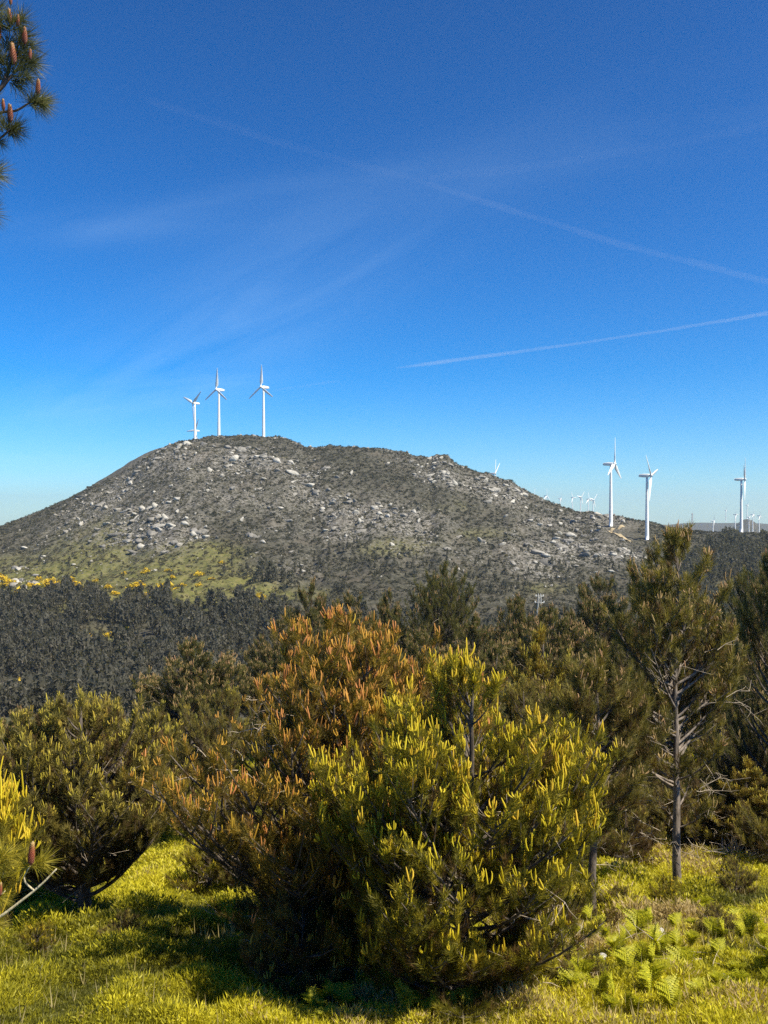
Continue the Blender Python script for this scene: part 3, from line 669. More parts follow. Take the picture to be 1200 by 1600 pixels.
def pine(name, label, cat, loc, seed, H_, R_, prof, e0=8, e1=48, limbs=70, sub=6, trunk_r=.08, needles='needles_olive', candles='candle_olive', cand_p=lambda t, s: .5,
         nn=44, nl=.11, nw=.0045, sL=.16, cL=.10, cr=.009, lean=(0, 0), brown=.25, dead=30, bark='bark', inner=.35, group=None, skirt=0.0, seed_off=0, dead_len=.4, twist=.0, sscale=1.0, split_candles=False, tip=1.0):
    r = np.random.default_rng(seed); root = thing(name, label, cat, loc, 0, group); H_ = H_-(sL+nl*.4)*tip
    tz = H_*.97*np.array([0, .035, .09, .18, .27, .36, .46, .56, .67, .78, .89, 1.]); wob = np.cumsum(r.normal(0, .012*H_, (12, 2)), 0)*np.linspace(0, 1, 12)[:, None]*.6
    T = np.stack([lean[0]*tz/H_+wob[:, 0], lean[1]*tz/H_+wob[:, 1], tz-0.1*(tz == 0)], -1)
    g = Geo(); g.tube(T, np.concatenate([[trunk_r*1.9], trunk_r*(1-.86*(tz[1:]/H_)**.9)]), 9, r.uniform(.3, .7)); g.build('trunk', MT[bark], root, True)
    def tp_(z): return np.array([np.interp(z, tz, T[:, 0]), np.interp(z, tz, T[:, 1]), z])
    gb = Geo(); sp_, sd_, ss_, st_ = [], [], [], []      # shoots
    cp_, ci_ = [], []
    gd = Geo()
    for i in range(limbs):
        for _ in range(40):
            tt = r.uniform(skirt, 1.0)
            phi = r.uniform(0, 2*PI); lump = float(fbm(np.array([math.cos(phi)*1.6+seed]), np.array([math.sin(phi)*1.6+tt*4.0]), seed % 17, 3)[0])
            if r.random() < prof(tt)+.08 and lump > -.08: break
        inn = r.random() < inner
        hr = R_*prof(tt)*(r.uniform(.35, .8) if inn else r.uniform(.86, 1.08))+.02
        hr *= 1+.7*lump; zt = tt*H_
        e = math.radians(e0+(e1-e0)*tt+r.normal(0, 5)); zb = max(zt-hr*math.tan(e)-.04*H_, .04*H_+.05)
        zb = min(zb, H_*.95)
        p0 = tp_(zb); dirh = np.array([math.cos(phi), math.sin(phi), 0]); tip = np.array([p0[0], p0[1], 0])+dirh*hr+np.array([0, 0, zt])
        mid = p0+dirh*hr*.6+np.array([0, 0, (zt-zb)*.30]); q = np.linspace(0, 1, 7)[:, None]
        side = np.array([-dirh[1], dirh[0], 0])*r.normal(0, .10)*hr
        P = (1-q)**2*p0+2*q*(1-q)*(mid+side)+q*q*tip
        L = np.linalg.norm(np.diff(P, axis=0), axis=1).sum(); rb = max(.006, trunk_r*.30*min(1, L/R_))
        gb.tube(P, rb*(1-.75*q[:, 0])+.002, 5, r.uniform(.2, .8))
        tan = P[-1]-P[-2]; tan /= np.linalg.norm(tan)
        def shoot(p, d, sc, s):
            u = d*.62+np.array([0, 0, .68])+r.normal(0, .22, 3); u /= np.linalg.norm(u)
            sp_.append(p); sd_.append(u); ss_.append(sc*r.uniform(.8, 1.15)*sscale)
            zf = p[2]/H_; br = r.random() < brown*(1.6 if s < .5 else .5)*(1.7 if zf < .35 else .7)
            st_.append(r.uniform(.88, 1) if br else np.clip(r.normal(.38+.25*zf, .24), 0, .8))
            if not br and r.random() < cand_p(zf, s):
                cp_.append(p+u*sL*sc*.8); ci_.append(r.integers(0, 5))
        for k in range(3): shoot(tip+r.normal(0, .03, 3), tan, 1.0, 1.0)
        ns = max(2, int(round(sub*(.5+L/R_*.7))))
        for k in range(ns):
            s = .28+.7*(k+r.uniform(.1, .9))/ns; b = np.array([np.interp(s, q[:, 0], P[:, c]) for c in range(3)])
            d = np.array([np.interp(min(s+.1, 1), q[:, 0], P[:, c]) for c in range(3)])-b; d = d/(np.linalg.norm(d)+1e-9) if s < .95 else tan
            sg = 1 if k % 2 else -1; sdv = np.array([-d[1], d[0], 0])*sg; sl = L*r.uniform(.22, .40)*(1.15-.65*s)+.06
            dv = d*.6+sdv*r.uniform(.5, .9)+np.array([0, 0, r.uniform(.05, .4)]); dv /= np.linalg.norm(dv)
            e_ = b+dv*sl+np.array([0, 0, .12*sl]); m2 = b+dv*sl*.5
            gb.tube([b, m2, e_], [rb*.45, rb*.3, .003], 4, r.uniform(.2, .8))
            shoot(e_, dv, 1.0, s); shoot(e_+r.normal(0, .03, 3), dv, .9, s)
            if sl > .18: shoot(m2, dv, .8, s*.8)
            if sl > .3: shoot(b+(e_-b)*.75+r.normal(0, .02, 3), dv, .85, s*.9)
        s = r.uniform(.5, .9); b = np.array([np.interp(s, q[:, 0], P[:, c]) for c in range(3)]); shoot(b, tan, .85, .6)
    # leader
    for k in range(5):
        p = tp_(H_*(.93+.012*k)); shoot(p, np.array([0, 0, 1.0]), 1.1, 1.0)
    sp_, sd_, ss_, st_ = np.array(sp_), np.array(sd_), np.array(ss_), np.array(st_)
    gn = Geo()
    for k in range(5):
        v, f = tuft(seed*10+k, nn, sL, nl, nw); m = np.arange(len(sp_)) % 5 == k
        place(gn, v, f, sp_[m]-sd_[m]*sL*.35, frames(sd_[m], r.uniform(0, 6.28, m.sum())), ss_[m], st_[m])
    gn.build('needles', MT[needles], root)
    if len(cp_) > 3:
        cp_, ci_ = np.array(cp_), np.array(ci_); gc = Geo()
        near_c = np.zeros(len(cp_), bool)
        if split_candles: near_c[np.argsort(cp_[:, 1]-.25*cp_[:, 2])[:100]] = True
        for k in range(5):
            v, f = candle(seed+k, [1, 2, 3, 2, 4][k], cL*[1, 1.2, .7, 1.3, .9][k], cr); m = (ci_ == k)&~near_c; n = m.sum()
            dd = np.stack([r.normal(0, .2, n), r.normal(0, .2, n), np.ones(n)], -1)
            place(gc, v, f, cp_[m], frames(dd, r.uniform(0, 6.28, n)), r.uniform(.4, 1.15, n), np.clip(r.normal(.35+.35*(cp_[m][:, 2]/H_), .22), 0, 1))
        tag(gc.build('candles', MT[candles], root), kind='stuff')
        tm = {}
        for j in np.where(near_c)[0]:
            key = (int(ci_[j]), int(r.integers(0, 4)))
            if key not in tm:
                v, f = candle(seed+key[0], [1, 2, 3, 2, 4][key[0]], cL*[1, 1.2, .7, 1.3, .9][key[0]], cr); g1 = Geo(); g1.add(v, f, [.25, .5, .7, .95][key[1]]); o1 = g1.build('candle', MT[candles], root); tm[key] = o1
            else: o1 = tm[key].copy(); col.objects.link(o1); o1.parent = root
            o1.location = cp_[j]; o1.rotation_euler = (r.normal(0, .2), r.normal(0, .2), r.uniform(0, 6.28)); cs_ = r.uniform(.55, 1.0); o1.scale = (cs_, cs_, cs_*r.uniform(.6, 1.3))
    gb.build('branches', MT[bark], root, True)
    if dead:
        for i in range(dead):
            tt = r.uniform(.1, .75); a = r.uniform(0, 2*PI); rr = R_*prof(tt)*r.uniform(.25, .95)
            p = tp_(tt*H_)+np.array([math.cos(a)*rr, math.sin(a)*rr, 0]); d = np.array([math.cos(a), math.sin(a), r.uniform(-.2, .7)])+r.normal(0, .4, 3); d /= np.linalg.norm(d)
            gd = Geo(); l = dead_len*r.uniform(.4, 1.1); p1 = p+d*l*.35+r.normal(0, .035*l/.3, 3); p15 = p+d*l*.7+r.normal(0, .04*l/.3, 3); p2 = p+d*l+r.normal(0, .08, 3); w = .0052
            gd.tube([p, p1, p15, p2], [w, w*.8, w*.6, w*.3], 4)
            for pp in (p1, p15): d2 = d+r.normal(0, .6, 3); d2 /= np.linalg.norm(d2); gd.tube([pp, pp+d2*l*.2+r.normal(0, .02, 3), pp+d2*l*.36], [w*.6, w*.45, w*.25], 4)
            gd.build('dead_twig', MT['dead'], root)
    return root

def gz(x, y): return ground(x, y)
def prof_bush(t): return float(np.interp(t, [0, .08, .25, .45, .6, .75, .88, 1], [.55, .68, .85, .98, 1.0, .82, .52, .06]))
def prof_front(t): return float(np.interp(t, [0, .08, .25, .4, .55, .68, .8, .9, 1], [.5, .6, .66, .86, 1.0, .96, .74, .42, .05]))
def prof_left(t): return float(np.interp(t, [0, .1, .2, .35, .55, .75, .9, 1], [.0, .0, .25, .82, 1.0, .9, .55, .08]))
def prof_cone(t): return float(np.interp(t, [0, .1, .3, .6, .8, .93, 1], [.5, .8, 1.0, .8, .52, .25, .03]))
def prof_round(t): return float(np.interp(t, [0, .15, .35, .6, .8, .93, 1], [.3, .6, .9, 1.0, .8, .45, .05]))
def prof_rt(t): return float(np.interp(t, [0, .1, .25, .5, .72, .87, .96, 1], [.15, .35, .75, 1.0, .9, .6, .25, .04]))
def prof_ct(t): return float(np.interp(t, [0, .1, .3, .55, .75, .9, 1], [.3, .6, 1.0, .85, .58, .3, .04]))
def prof_tall(t): return float(np.interp(t, [0, .12, .22, .4, .6, .75, .88, .96, 1], [.0, .25, .62, .9, .8, 1.0, .85, .4, .05]))

# A: front pine with bright yellow candles
y = 9.0; x = atpx(722, y)
pine('yellow_candled_pine', 'bushy foreground pine covered in bright yellow upright candles', 'tree', (x, y, gz(x, y)), 11, 3.35, 1.16, prof_front, split_candles=True, limbs=175, sub=8, trunk_r=.07,
     needles='needles_front', candles='candle_yellow', cand_p=lambda t, s: (.85 if t > .45 else (.35 if t > .2 else .15))*(1 if s > .5 else .5), nn=54, nl=.095, nw=.0062, sL=.13, cL=.12, cr=.0092, brown=.22, dead=60)
# B: amber pine behind it
y = 11.7; x = atpx(488, y)
pine('amber_candled_pine', 'broad pine with orange and amber candles behind the yellow foreground pine', 'tree', (x, y, gz(x, y)), 23, 4.2, 1.95, lambda t: float(np.interp(t, [0, .08, .2, .35, .5, .7, .86, .95, 1], [.4, .62, .86, .98, 1.0, .82, .52, .28, .04])),
     split_candles=True, limbs=240, sub=9, trunk_r=.10, needles='needles_amber', candles='candle_amber', cand_p=lambda t, s: (.9 if t > .55 else (.45 if t > .3 else .15))*(1 if s > .5 else .5), lean=(.45, 0), nn=50, nl=.105, nw=.0072, sL=.14, cL=.13, cr=.0092, brown=.2, dead=70)
# C: left pine
y = 14.0; x = atpx(132, y)
pine('round_crowned_pine', 'round dense pine on the left with a short dark trunk above the green clearing', 'tree', (x, y, gz(x, y)), 37, 3.45, 1.27, prof_left, split_candles=True, limbs=200, sub=8, trunk_r=.11,
     needles='needles_olive', candles='candle_olive', skirt=.2, cand_p=lambda t, s: (.8 if t > .55 else .3)*(1 if s > .5 else .4), nn=46, nl=.11, nw=.0085, sL=.14, cL=.10, cr=.009, brown=.35, dead=80, dead_len=.5)
# young pine at the left edge
y = 10.0; x = atpx(-58, y)
pine('young_yellow_pine', 'young pine with yellow candles cut by the left edge of the view', 'tree', (x, y, gz(x, y)), 41, 2.35, .64, prof_bush, skirt=.28, limbs=60, sub=6, trunk_r=.04,
     needles='needles_front', candles='candle_yellow', cand_p=lambda t, s: .75, nn=60, nl=.12, nw=.004, cL=.20, cr=.010, brown=.1, dead=8)
# K: tall open pine on the right
y = 16.0; x = atpx(1058, y)
K = pine('tall_open_pine', 'tall open pine on the right with a bare grey trunk and pale dead branches', 'tree', (x, y, gz(x, y)), 53, 6.25, 1.22, lambda t: float(np.interp(t, [0, .22, .38, .5, .62, .74, .86, .95, 1], [.0, .4, .6, .8, .9, .8, .50, .34, .05])), e0=2, e1=50, limbs=78, sub=6, trunk_r=.078,
     needles='needles_olive', candles='candle_tan', cand_p=lambda t, s: (.45 if t > .6 else .15), nn=46, nl=.14, nw=.010, sL=.18, cL=.14, cr=.012, brown=.3, dead=44, bark='bark_pale', lean=(-.16, 0), inner=.15, dead_len=.75, skirt=.12)
# L, M: dark trunks under the crowns
y = 14.6; x = atpx(925, y)
pine('slender_dark_pine', 'slender pine with a bare black trunk just right of the yellow pine', 'tree', (x, y, gz(x, y)), 59, 4.3, .95, lambda t: float(np.interp(t, [0, .33, .45, .7, .9, 1], [0, 0, .7, 1, .5, .05])), e0=10, e1=50, limbs=64, sub=7, trunk_r=.075,
     needles='needles_olive', candles='candle_tan', cand_p=lambda t, s: .2, nn=52, nl=.14, nw=.0065, sL=.18, cL=.13, cr=.012, brown=.35, dead=20, skirt=.33)
# mid-distance prototypes
def proto(kind, nm, lab, seed, **kw):
    base = dict(tip=.45, nn=36, nl=.15, nw=.010, sL=.20, cL=.15, cr=.013, dead=12, dead_len=.9)
    base.update(kw)
    return pine(nm, lab, 'tree', (0, -300, 0), seed, **base)
PR = {
 'dark_round': proto(0, 'dark_pine', 'x', 71, H_=6.4, R_=1.75, prof=prof_rt, skirt=.3, e0=4, e1=42, limbs=120, sub=7, trunk_r=.12, needles='needles_dark', candles='candle_tan', cand_p=lambda t, s: .08, brown=.1),
 'cone': proto(0, 'pointed_pine', 'x', 73, H_=6.4, R_=1.55, prof=prof_ct, skirt=.15, e0=15, e1=55, limbs=110, sub=7, trunk_r=.10, needles='needles_dark', candles='candle_tan', cand_p=lambda t, s: .35 if t > .6 else .1, brown=.2),
 'tan': proto(0, 'tan_tipped_pine', 'x', 79, H_=6.0, R_=1.7, prof=prof_rt, skirt=.2, e0=4, e1=42, limbs=120, sub=7, trunk_r=.10, needles='needles_dark', candles='candle_tan', cand_p=lambda t, s: .55 if t > .6 else .15, brown=.2),
 'amber': proto(0, 'amber_tipped_pine', 'x', 83, H_=4.8, R_=1.5, prof=prof_ct, limbs=120, sub=7, trunk_r=.09, needles='needles_amber', candles='candle_olive', cand_p=lambda t, s: .5, brown=.25),
 'brown': proto(0, 'brownish_pine', 'x', 89, H_=5.4, R_=1.7, prof=prof_rt, skirt=.05, limbs=110, sub=6, trunk_r=.10, needles='needles_olive', candles='candle_olive', cand_p=lambda t, s: .12, brown=.5, dead=16),
}
PH = {'dark_round': 6.4, 'cone': 6.4, 'tan': 6.0, 'amber': 4.8, 'brown': 5.4}
PRR = {'dark_round': 1.75, 'cone': 1.55, 'tan': 1.7, 'amber': 1.5, 'brown': 1.7}
mids = [  # px centre, py top, half width px, depth, kind, label
 (300, 998, 86, 30, 'tan', 'olive pine between the left pine and the amber pine, top over the grey wood'),
 (352, 1070, 62, 21, 'brown', 'brownish pine wedged between the left pine and the amber pine'),
 (405, 1030, 58, 38, 'tan', 'grey-olive pine just left of the amber crown'),
 (486, 905, 50, 72, 'cone', 'narrow dark pine poking up left of the orange tips'),
 (437, 965, 42, 70, 'tan', 'thin faint pine top on the left of the pines behind the amber crown'),
 (548, 925, 48, 60, 'tan', 'tan-tipped pine directly behind the orange tips of the amber pine'),
 (606, 922, 46, 66, 'cone', 'narrow pine between the amber pine and the round dark pine'),
 (690, 878, 60, 62, 'dark_round', 'round dark pine standing out against the hill in the middle'),
 (655, 985, 66, 36, 'tan', 'olive pine below the round dark pine, behind the yellow candles'),
 (742, 960, 56, 48, 'cone', 'dark pointed pine right below the round dark pine'),
 (808, 930, 58, 56, 'tan', 'pine with pinkish tips left of the lattice pylon'),
 (770, 1010, 60, 34, 'cone', 'dark pine behind the top of the yellow pine'),
 (850, 975, 84, 25, 'amber', 'conical amber-tinged pine right of the yellow pine'),
 (892, 955, 46, 64, 'cone', 'dark pine right of the lattice pylon'),
 (938, 898, 60, 58, 'tan', 'dark pointed pine left of the tall open pine'),
 (985, 975, 64, 40, 'dark_round', 'dark pine crowding the left side of the tall open pine'),
 (905, 1060, 76, 27, 'brown', 'brownish pine behind the slender black trunk'),
 (990, 1080, 84, 24, 'brown', 'brownish pine low behind the tall open pine'),
 (1100, 935, 52, 56, 'cone', 'dark pine just right of the tall open pine'),
 (1145, 1000, 80, 34, 'tan', 'olive pine between the tall open pine and the right edge'),
 (1125, 1090, 85, 24, 'brown', 'brownish leafy pine low on the right'),
 (1196, 862, 60, 40, 'dark_round', 'round dark pine behind the tall pine at the right edge'),
 (1204, 856, 78, 20, 'cone', 'nearest tall pine cut by the right edge, its rusty tips against the ridge'),
 (1222, 1020, 84, 26, 'tan', 'olive pine half outside the right edge'),
 (1062, 1000, 60, 46, 'dark_round', 'dark pine directly behind the tall open trunk'),
 (820, 1060, 76, 21, 'brown', 'brown-green pine behind the right side of the yellow pine'),
 (700, 1050, 84, 24, 'dark_round', 'dark pine hidden behind the yellow pine'),
 (600, 1010, 76, 30, 'dark_round', 'dark pine behind the right shoulder of the amber pine'),
 (238, 1130, 64, 22, 'brown', 'brown pine showing between the left pine and the clearing'),
 (1165, 1180, 80, 19.5, 'amber', 'low bushy pine on the right beside the dead white branches'),
 (1010, 1190, 66, 21, 'brown', 'low brown pine with a black trunk left of the tall trunk'),
 (30, 1105, 66, 24, 'tan', 'olive pine behind the left pine at the left edge'),
 (870, 1180, 64, 19.5, 'brown', 'low brownish pine between the yellow pine and the slender black trunk'),
 (1085, 1200, 60, 23, 'dark_round', 'low dark pine behind the base of the tall trunk'),
]
for (px, pt, hw, d, kd, lab) in mids:
    x = atpx(px, d); z0 = gz(x, d)-.1; h = (HY-pt)/F*d-z0; sr = hw/F*d/PRR[kd]
    sh = h/PH[kd]; sr = max(sr, sh*.6); dup(PR[kd], (x, d, z0), float(rng.uniform(0, 6.28)), lab, (sr, sr, sh), group='pines standing behind the foreground trees')
# more pines falling away into the valley
k = 0
for i in range(400):
    if k >= 34: break
    d = rng.uniform(32, 95); px = rng.uniform(380, 1230); x = atpx(px, d); z0 = gz(x, d)-.1; h = rng.uniform(5, 8)
    pt = HY-F*(z0+h)/d
    if pt < np.interp(px, NEARX, NEARY)+22: continue
    kd = ['cone', 'tan', 'dark_round', 'tan'][k % 4]; s = h/PH[kd]
    dup(PR[kd], (x, d, z0), float(rng.uniform(0, 6.28)), 'one of the half hidden pines filling the dip behind the foreground pines', s, group='half hidden pines in the dip'); k += 1
low = [proto(0, 'low_pine_bush', 'x', 91+i, H_=1.25, R_=.62, prof=prof_bush, limbs=46, sub=4, trunk_r=.025, needles=nd, candles=cn, cand_p=lambda t, s: .22, nn=44, nl=.085, nw=.0065, sL=.11, cL=.10, cr=.008, brown=br, dead=10, dead_len=.35) for i, (nd, cn, br) in enumerate([('needles_olive', 'candle_olive', .5), ('needles_front', 'candle_yellow', .3), ('needles_olive', 'candle_olive', .85)])]
for (px, py, sc, k, lab) in [(440, 1445, 1.0, 0, 'low olive bush under the left side of the amber pine'), (395, 1395, .9, 0, 'low bush beside the dark trunk left of the amber pine base'), (505, 1500, 1.0, 2, 'low brown bush below the amber pine, left of the yellow pine base'),
    (470, 1560, .85, 0, 'low olive bush at the bottom edge left of the yellow pine'), (565, 1560, .8, 1, 'small green bush right at the foot of the yellow pine, left side'), (790, 1440, 1.0, 2, 'brown half-dead bush under the right side of the yellow pine'),
    (855, 1400, .9, 0, 'low bush between the yellow pine and the slender black trunk'), (845, 1470, .75, 2, 'small brown bush in front of the low bushes right of the yellow pine'), (1100, 1340, 1.2, 0, 'low bush right of the tall pale trunk'), (1190, 1320, 1.2, 1, 'low yellow-green bush at the right edge behind the dead bush'),
    (60, 1420, .8, 0, 'low bush at the left edge beside the round pine trunk'), (975, 1350, 1.0, 2, 'low brown bush between the two trunks on the right'), (330, 1400, .8, 1, 'small green bush left of the amber pine in the clearing'), (1235, 1360, 1.3, 0, 'low olive bush cut by the right edge'),
    (1040, 1420, .42, 1, 'tiny green bush on the bank in front of the tall trunk'), (965, 1440, .4, 0, 'tiny olive bush right of the slender trunk base'), (1150, 1400, .5, 0, 'small olive bush in front of the dead bush'), (900, 1450, .4, 2, 'tiny brown bush on the bank right of the yellow pine'),
    (905, 1560, .42, 2, 'tiny brown bush near the bottom edge right of the yellow pine'), (60, 1500, .35, 1, 'tiny green bush low in the left clearing'), (190, 1480, .38, 0, 'tiny olive bush in the middle of the left clearing'), (1120, 1470, .36, 0, 'tiny olive bush among the ferns on the right bank')]:
    d = hit(px, py); x = atpx(px, d); dup(low[k], (x, d, gz(x, d)-.03), float(rng.uniform(0, 6.28)), lab, sc, group='low bushes around the pines')
for i, p in enumerate(low): PR['low%d' % i] = p
for p in PR.values():
    for ch, gs in KIDS[p.name]: bpy.data.objects.remove(ch)
    bpy.data.objects.remove(p)

# ------------------------------------------------------------------ near overhanging pine (trunk outside the left edge)
def cone_template():
    g = Geo(); r = np.random.default_rng(5)
    P = np.array([(0, 0, 0), (0, 0, .012), (0.001, 0, .03), (0.002, 0, .055), (0.002, .001, .075), (0.003, .001, .088)]); g.tube(P, [.006, .012, .0145, .012, .0085, .004], 10)
    for i in range(130):                                # little scales round the spike
        t = i/130; a = i*2.399; rr = np.interp(t, [0, .3, .6, 1], [.011, .0145, .012, .006]); z = .006+t*.075
        c = np.array([rr*math.cos(a), rr*math.sin(a), z]); o_ = np.array([math.cos(a), math.sin(a), 0]); s_ = np.array([-math.sin(a), math.cos(a), 0])
        q = np.array([c-s_*.003, c+s_*.003, c+o_*.0075+np.array([0, 0, .005]), c+np.array([0, 0, .007])]); g.add(q, [(0, 1, 2), (1, 3, 2), (3, 0, 2)])
    v = np.concatenate(g.v); f3 = np.concatenate(g.f3); f4 = np.concatenate(g.f4)
    return v, np.concatenate([f3, f4[:, [0, 1, 2]], f4[:, [0, 2, 3]]])
def near_pine():
    D = 4.0; r = np.random.default_rng(99)
    X0 = -2.9; z0 = gz(X0, D); root = thing('overhanging_pine', 'near pine outside the left edge whose branches with red cones hang into view', 'tree', (X0, D, z0))
    loc = np.array([X0, D, z0])
    def w(px, py, dd=0.0): return np.array([(px-CX)/F*(D+dd), D+dd, (HY-py)/F*(D+dd)])-loc
    g = Geo(); zz = np.linspace(0, 5.6, 10); g.tube(np.stack([.05*np.sin(zz), .04*np.cos(zz*1.3), zz-.1*(zz == 0)], -1), .11-.085*zz/5.6, 10); g.build('trunk', MT['bark'], root, True)
    cv, cf = cone_template(); tv, tf = tuft(3, 150, .06, .10, .0026, 25, 85)
    tips = []
    mr, ntr, orr = mat('red_cone'); c = ramp(ntr, attr(ntr).outputs['Fac'], [(0, (0.05, 0.015, 0.010)), (0.5, (0.19, 0.038, 0.012)), (0.75, (0.22, 0.075, 0.02)), (1, (0.40, 0.29, 0.11))])
    p = ntr.nodes.new('ShaderNodeBsdfPrincipled'); p.inputs['Roughness'].default_value = .6; ntr.links.new(c, p.inputs['Base Color']); ntr.links.new(p.outputs[0], orr.inputs[0])
    mbk = barkmat('near_twig_bark', (0.05, 0.03, 0.025), (0.15, 0.10, 0.08), 60, .3); mpl = barkmat('pale_twig_bark', (0.36, 0.29, 0.17), (0.58, 0.50, 0.32), 40, .2)
    def limb(pts, rad, m=mbk, name='branch', start=None):
        P = np.array(pts); t = np.linspace(0, len(P)-1, len(P)*4-3); i = np.arange(len(P))
        Q = np.stack([np.interp(t, i, P[:, k]) for k in range(3)], -1); Q[1:-1] = (Q[:-2]+Q[1:-1]*2+Q[2:])/4
        g = Geo(); g.tube(Q, np.linspace(rad, rad*.4, len(Q)), 7); return g.build(name, m, root, True)
    trunk = lambda z: np.array([.05*math.sin(z), .04*math.cos(z*1.3), z])
    def zpx(py): return ((HY-py)/F*D-z0)
    b1 = limb([trunk(zpx(420)), w(-330, 330), w(-150, 260, .1), w(-40, 180, .05), w(0, 140), w(18, 118)], .016)
    b2 = limb([w(-150, 260, .1), w(-60, 215), w(0, 175), w(25, 174), w(50, 158)], .009)
    b3 = limb([w(-200, 300, .1), w(-80, 255), w(-20, 228), w(2, 215), w(15, 203)], .009)
    b4 = limb([trunk(zpx(560)), w(-320, 430), w(-140, 340), w(-50, 300), w(-18, 275)], .014)
    b5 = limb([w(-140, 340), w(-70, 345), w(-25, 332)], .008)
    b6 = limb([w(-150, 260, .1), w(-80, 130), w(-40, 60), w(-10, 30)], .010)
    b7 = limb([w(0, 140), w(25, 80, .05), w(33, 55, .05)], .007); b8 = limb([w(-10, 30), w(12, 45), w(20, 30)], .006)
    # tufts: position px, shoot direction on the picture, scale
    T = [(20, 112, .55, .8, 1.1), (38, 98, .9, .4, 1.0), (8, 100, -.3, .9, 1.0), (0, 85, -.5, .6, 1), (33, 60, .4, .9, 1.0), (45, 75, .9, .5, .9), (18, 40, 0, 1, 1.0), (0, 40, -.4, .9, 1.0), (50, 100, 1, .1, .9), (-12, 60, -.4, .8, 1),
         (54, 158, .8, .35, 1.0), (60, 160, .95, -.2, .9), (50, 156, -.5, .9, .7), (14, 203, .3, .8, .9), (20, 200, 1, .15, .9), (2, 195, -.5, .9, .8), (-10, 160, -.2, 1, .8), (-12, 272, .9, .1, 1.0), (-18, 280, .9, -.3, .9), (-22, 331, .95, .15, 1.0), (-28, 335, .9, -.25, .9), (2, 222, .9, -.3, .6), (25, 130, .9, -.3, .9), (30, 30, .7, .7, .9), (10, 70, .2, .9, 1), (28, 85, .8, .6, 1), (5, 120, -.7, .5, 1), (40, 120, 1, .2, .8), (-5, 20, .2, 1, 1), (64, 156, .9, -.5, .8), (24, 208, .9, -.5, .8), (-15, 200, -.5, .6, .9), (-15, 268, .6, .6, 1), (-30, 325, .5, .7, 1)]
    gn = Geo(); pos = []; dr = []; sc = []
    for (a, b, dx, dz, s) in T:
        pos.append(w(a, b, r.uniform(-.05, .05))-np.array([dx, 0, dz])*.03); dr.append((dx, r.uniform(-.5, .5), dz)); sc.append(s)
    place(gn, tv, tf, np.array(pos), frames(dr, r.uniform(0, 6, len(T))), sc, r.uniform(0, .8, len(T)))
    gn.build('needles', MT['needles_near'], root)
    K_ = [(20, 42, 1.05), (21, 14, .7), (32, 47, .8), (43, 75, 1.15), (26, 106, 1.45), (0, 72, 1.3), (51, 98, .75), (63, 153, 1.1), (10, 178, .8), (21, 196, 1.25), (2, 165, .5)]
    for (a, b, s) in K_:
        g = Geo(); t = np.clip(cv[:, 2]/.098+r.normal(0, .16, len(cv)), 0, 1); g.add(cv, cf, t); o = g.build('cone', mr, root); o.location = Vector(w(a, b, .0)-np.array([0, .03, 0])); o.scale = (s*.5, s*.5, s*.68); o.rotation_euler = (r.uniform(-.1, .1), r.uniform(.0, .14), r.uniform(0, 6))
    # the low pale twig at the bottom left
    limb([trunk(zpx(1560)), w(-300, 1530), w(-90, 1480), w(0, 1433), w(26, 1413), w(52, 1393), (w(70, 1377)), w(88, 1358)], .0085, mpl)
    limb([w(54, 1392), w(40, 1380), w(37, 1370), w(44, 1358), w(48, 1350)], .0045, mpl)
    limb([w(-90, 1480), w(-40, 1420), w(0, 1400), w(8, 1392)], .005, mpl)
    gn = Geo(); pos = [w(50, 1352), w(46, 1356), w(2, 1372), w(-12, 1400), w(-8, 1350), w(-15, 1440)]; dr = [(.9, 0, .25), (-.7, .2, .6), (.2, .3, .9), (.9, 0, -.1), (.7, .1, .7), (.6, -.2, -.3)]
    place(gn, tv, tf, np.array(pos), frames(dr, np.arange(6.)), [.95, .8, .9, .8, 1.1, .8], [.8, .8, .75, .7, .8, .8]); gn.build('needles', MT['needles_front'], root)
    for (a, b, s) in [(52, 1348, 1.35), (4, 1396, .8)]:
        g = Geo(); g.add(cv, cf, np.clip(cv[:, 2]/.088, 0, 1)); o = g.build('cone', mr, root); o.location = Vector(w(a, b)-np.array([0, .03, 0])); o.scale = (s*.55, s*.55, s*.8); o.rotation_euler = (0, .1, 1)
near_pine()

# ------------------------------------------------------------------ lattice pylon
def pylon():
    d = 120.0; x = atpx(843, d); z0 = gz(x, d); topz = (HY-928)/F*d; h = topz-z0
    root = thing('lattice_pylon', 'small pale lattice pylon poking up among the pines below the hill', 'pylon', (x, d, z0))
    m = plain('galvanised_steel', (0.33, 0.33, 0.31), .5, .1)
    g = Geo(); hw = lambda z: .14+(1-z/h)*1.0
    zs = np.linspace(0, h, 9)
    for sx in (-1, 1):
        for sy in (-1, 1): g.tube([(sx*hw(z), sy*hw(z), z) for z in zs], .045, 4)
    for a, b in zip(zs[:-1], zs[1:]):
        for s in (-1, 1):
            g.tube([(-hw(a), s*hw(a), a), (hw(b), s*hw(b), b)], .024, 4); g.tube([(hw(a), s*hw(a), a), (-hw(b), s*hw(b), b)], .024, 4)
            g.tube([(s*hw(a), -hw(a), a), (s*hw(b), hw(b), b)], .024, 4); g.tube([(s*hw(a), hw(a), a), (s*hw(b), -hw(b), b)], .024, 4)
    g.build('lattice_mast', m, root)
    for z, l in ((h-.3, .45), (h-1.1, .55)):
        g = Geo(); g.tube([(-l, 0, z), (l, 0, z)], .07, 4); g.build('crossarm', m, root)
        for s in (-l, l):
            g = Geo(); g.tube([(s, 0, z-.02), (s, 0, z+.1), (s, 0, z+.2)], [.03, .06, .04], 6); g.build('insulator', MT['white'], root)
pylon()
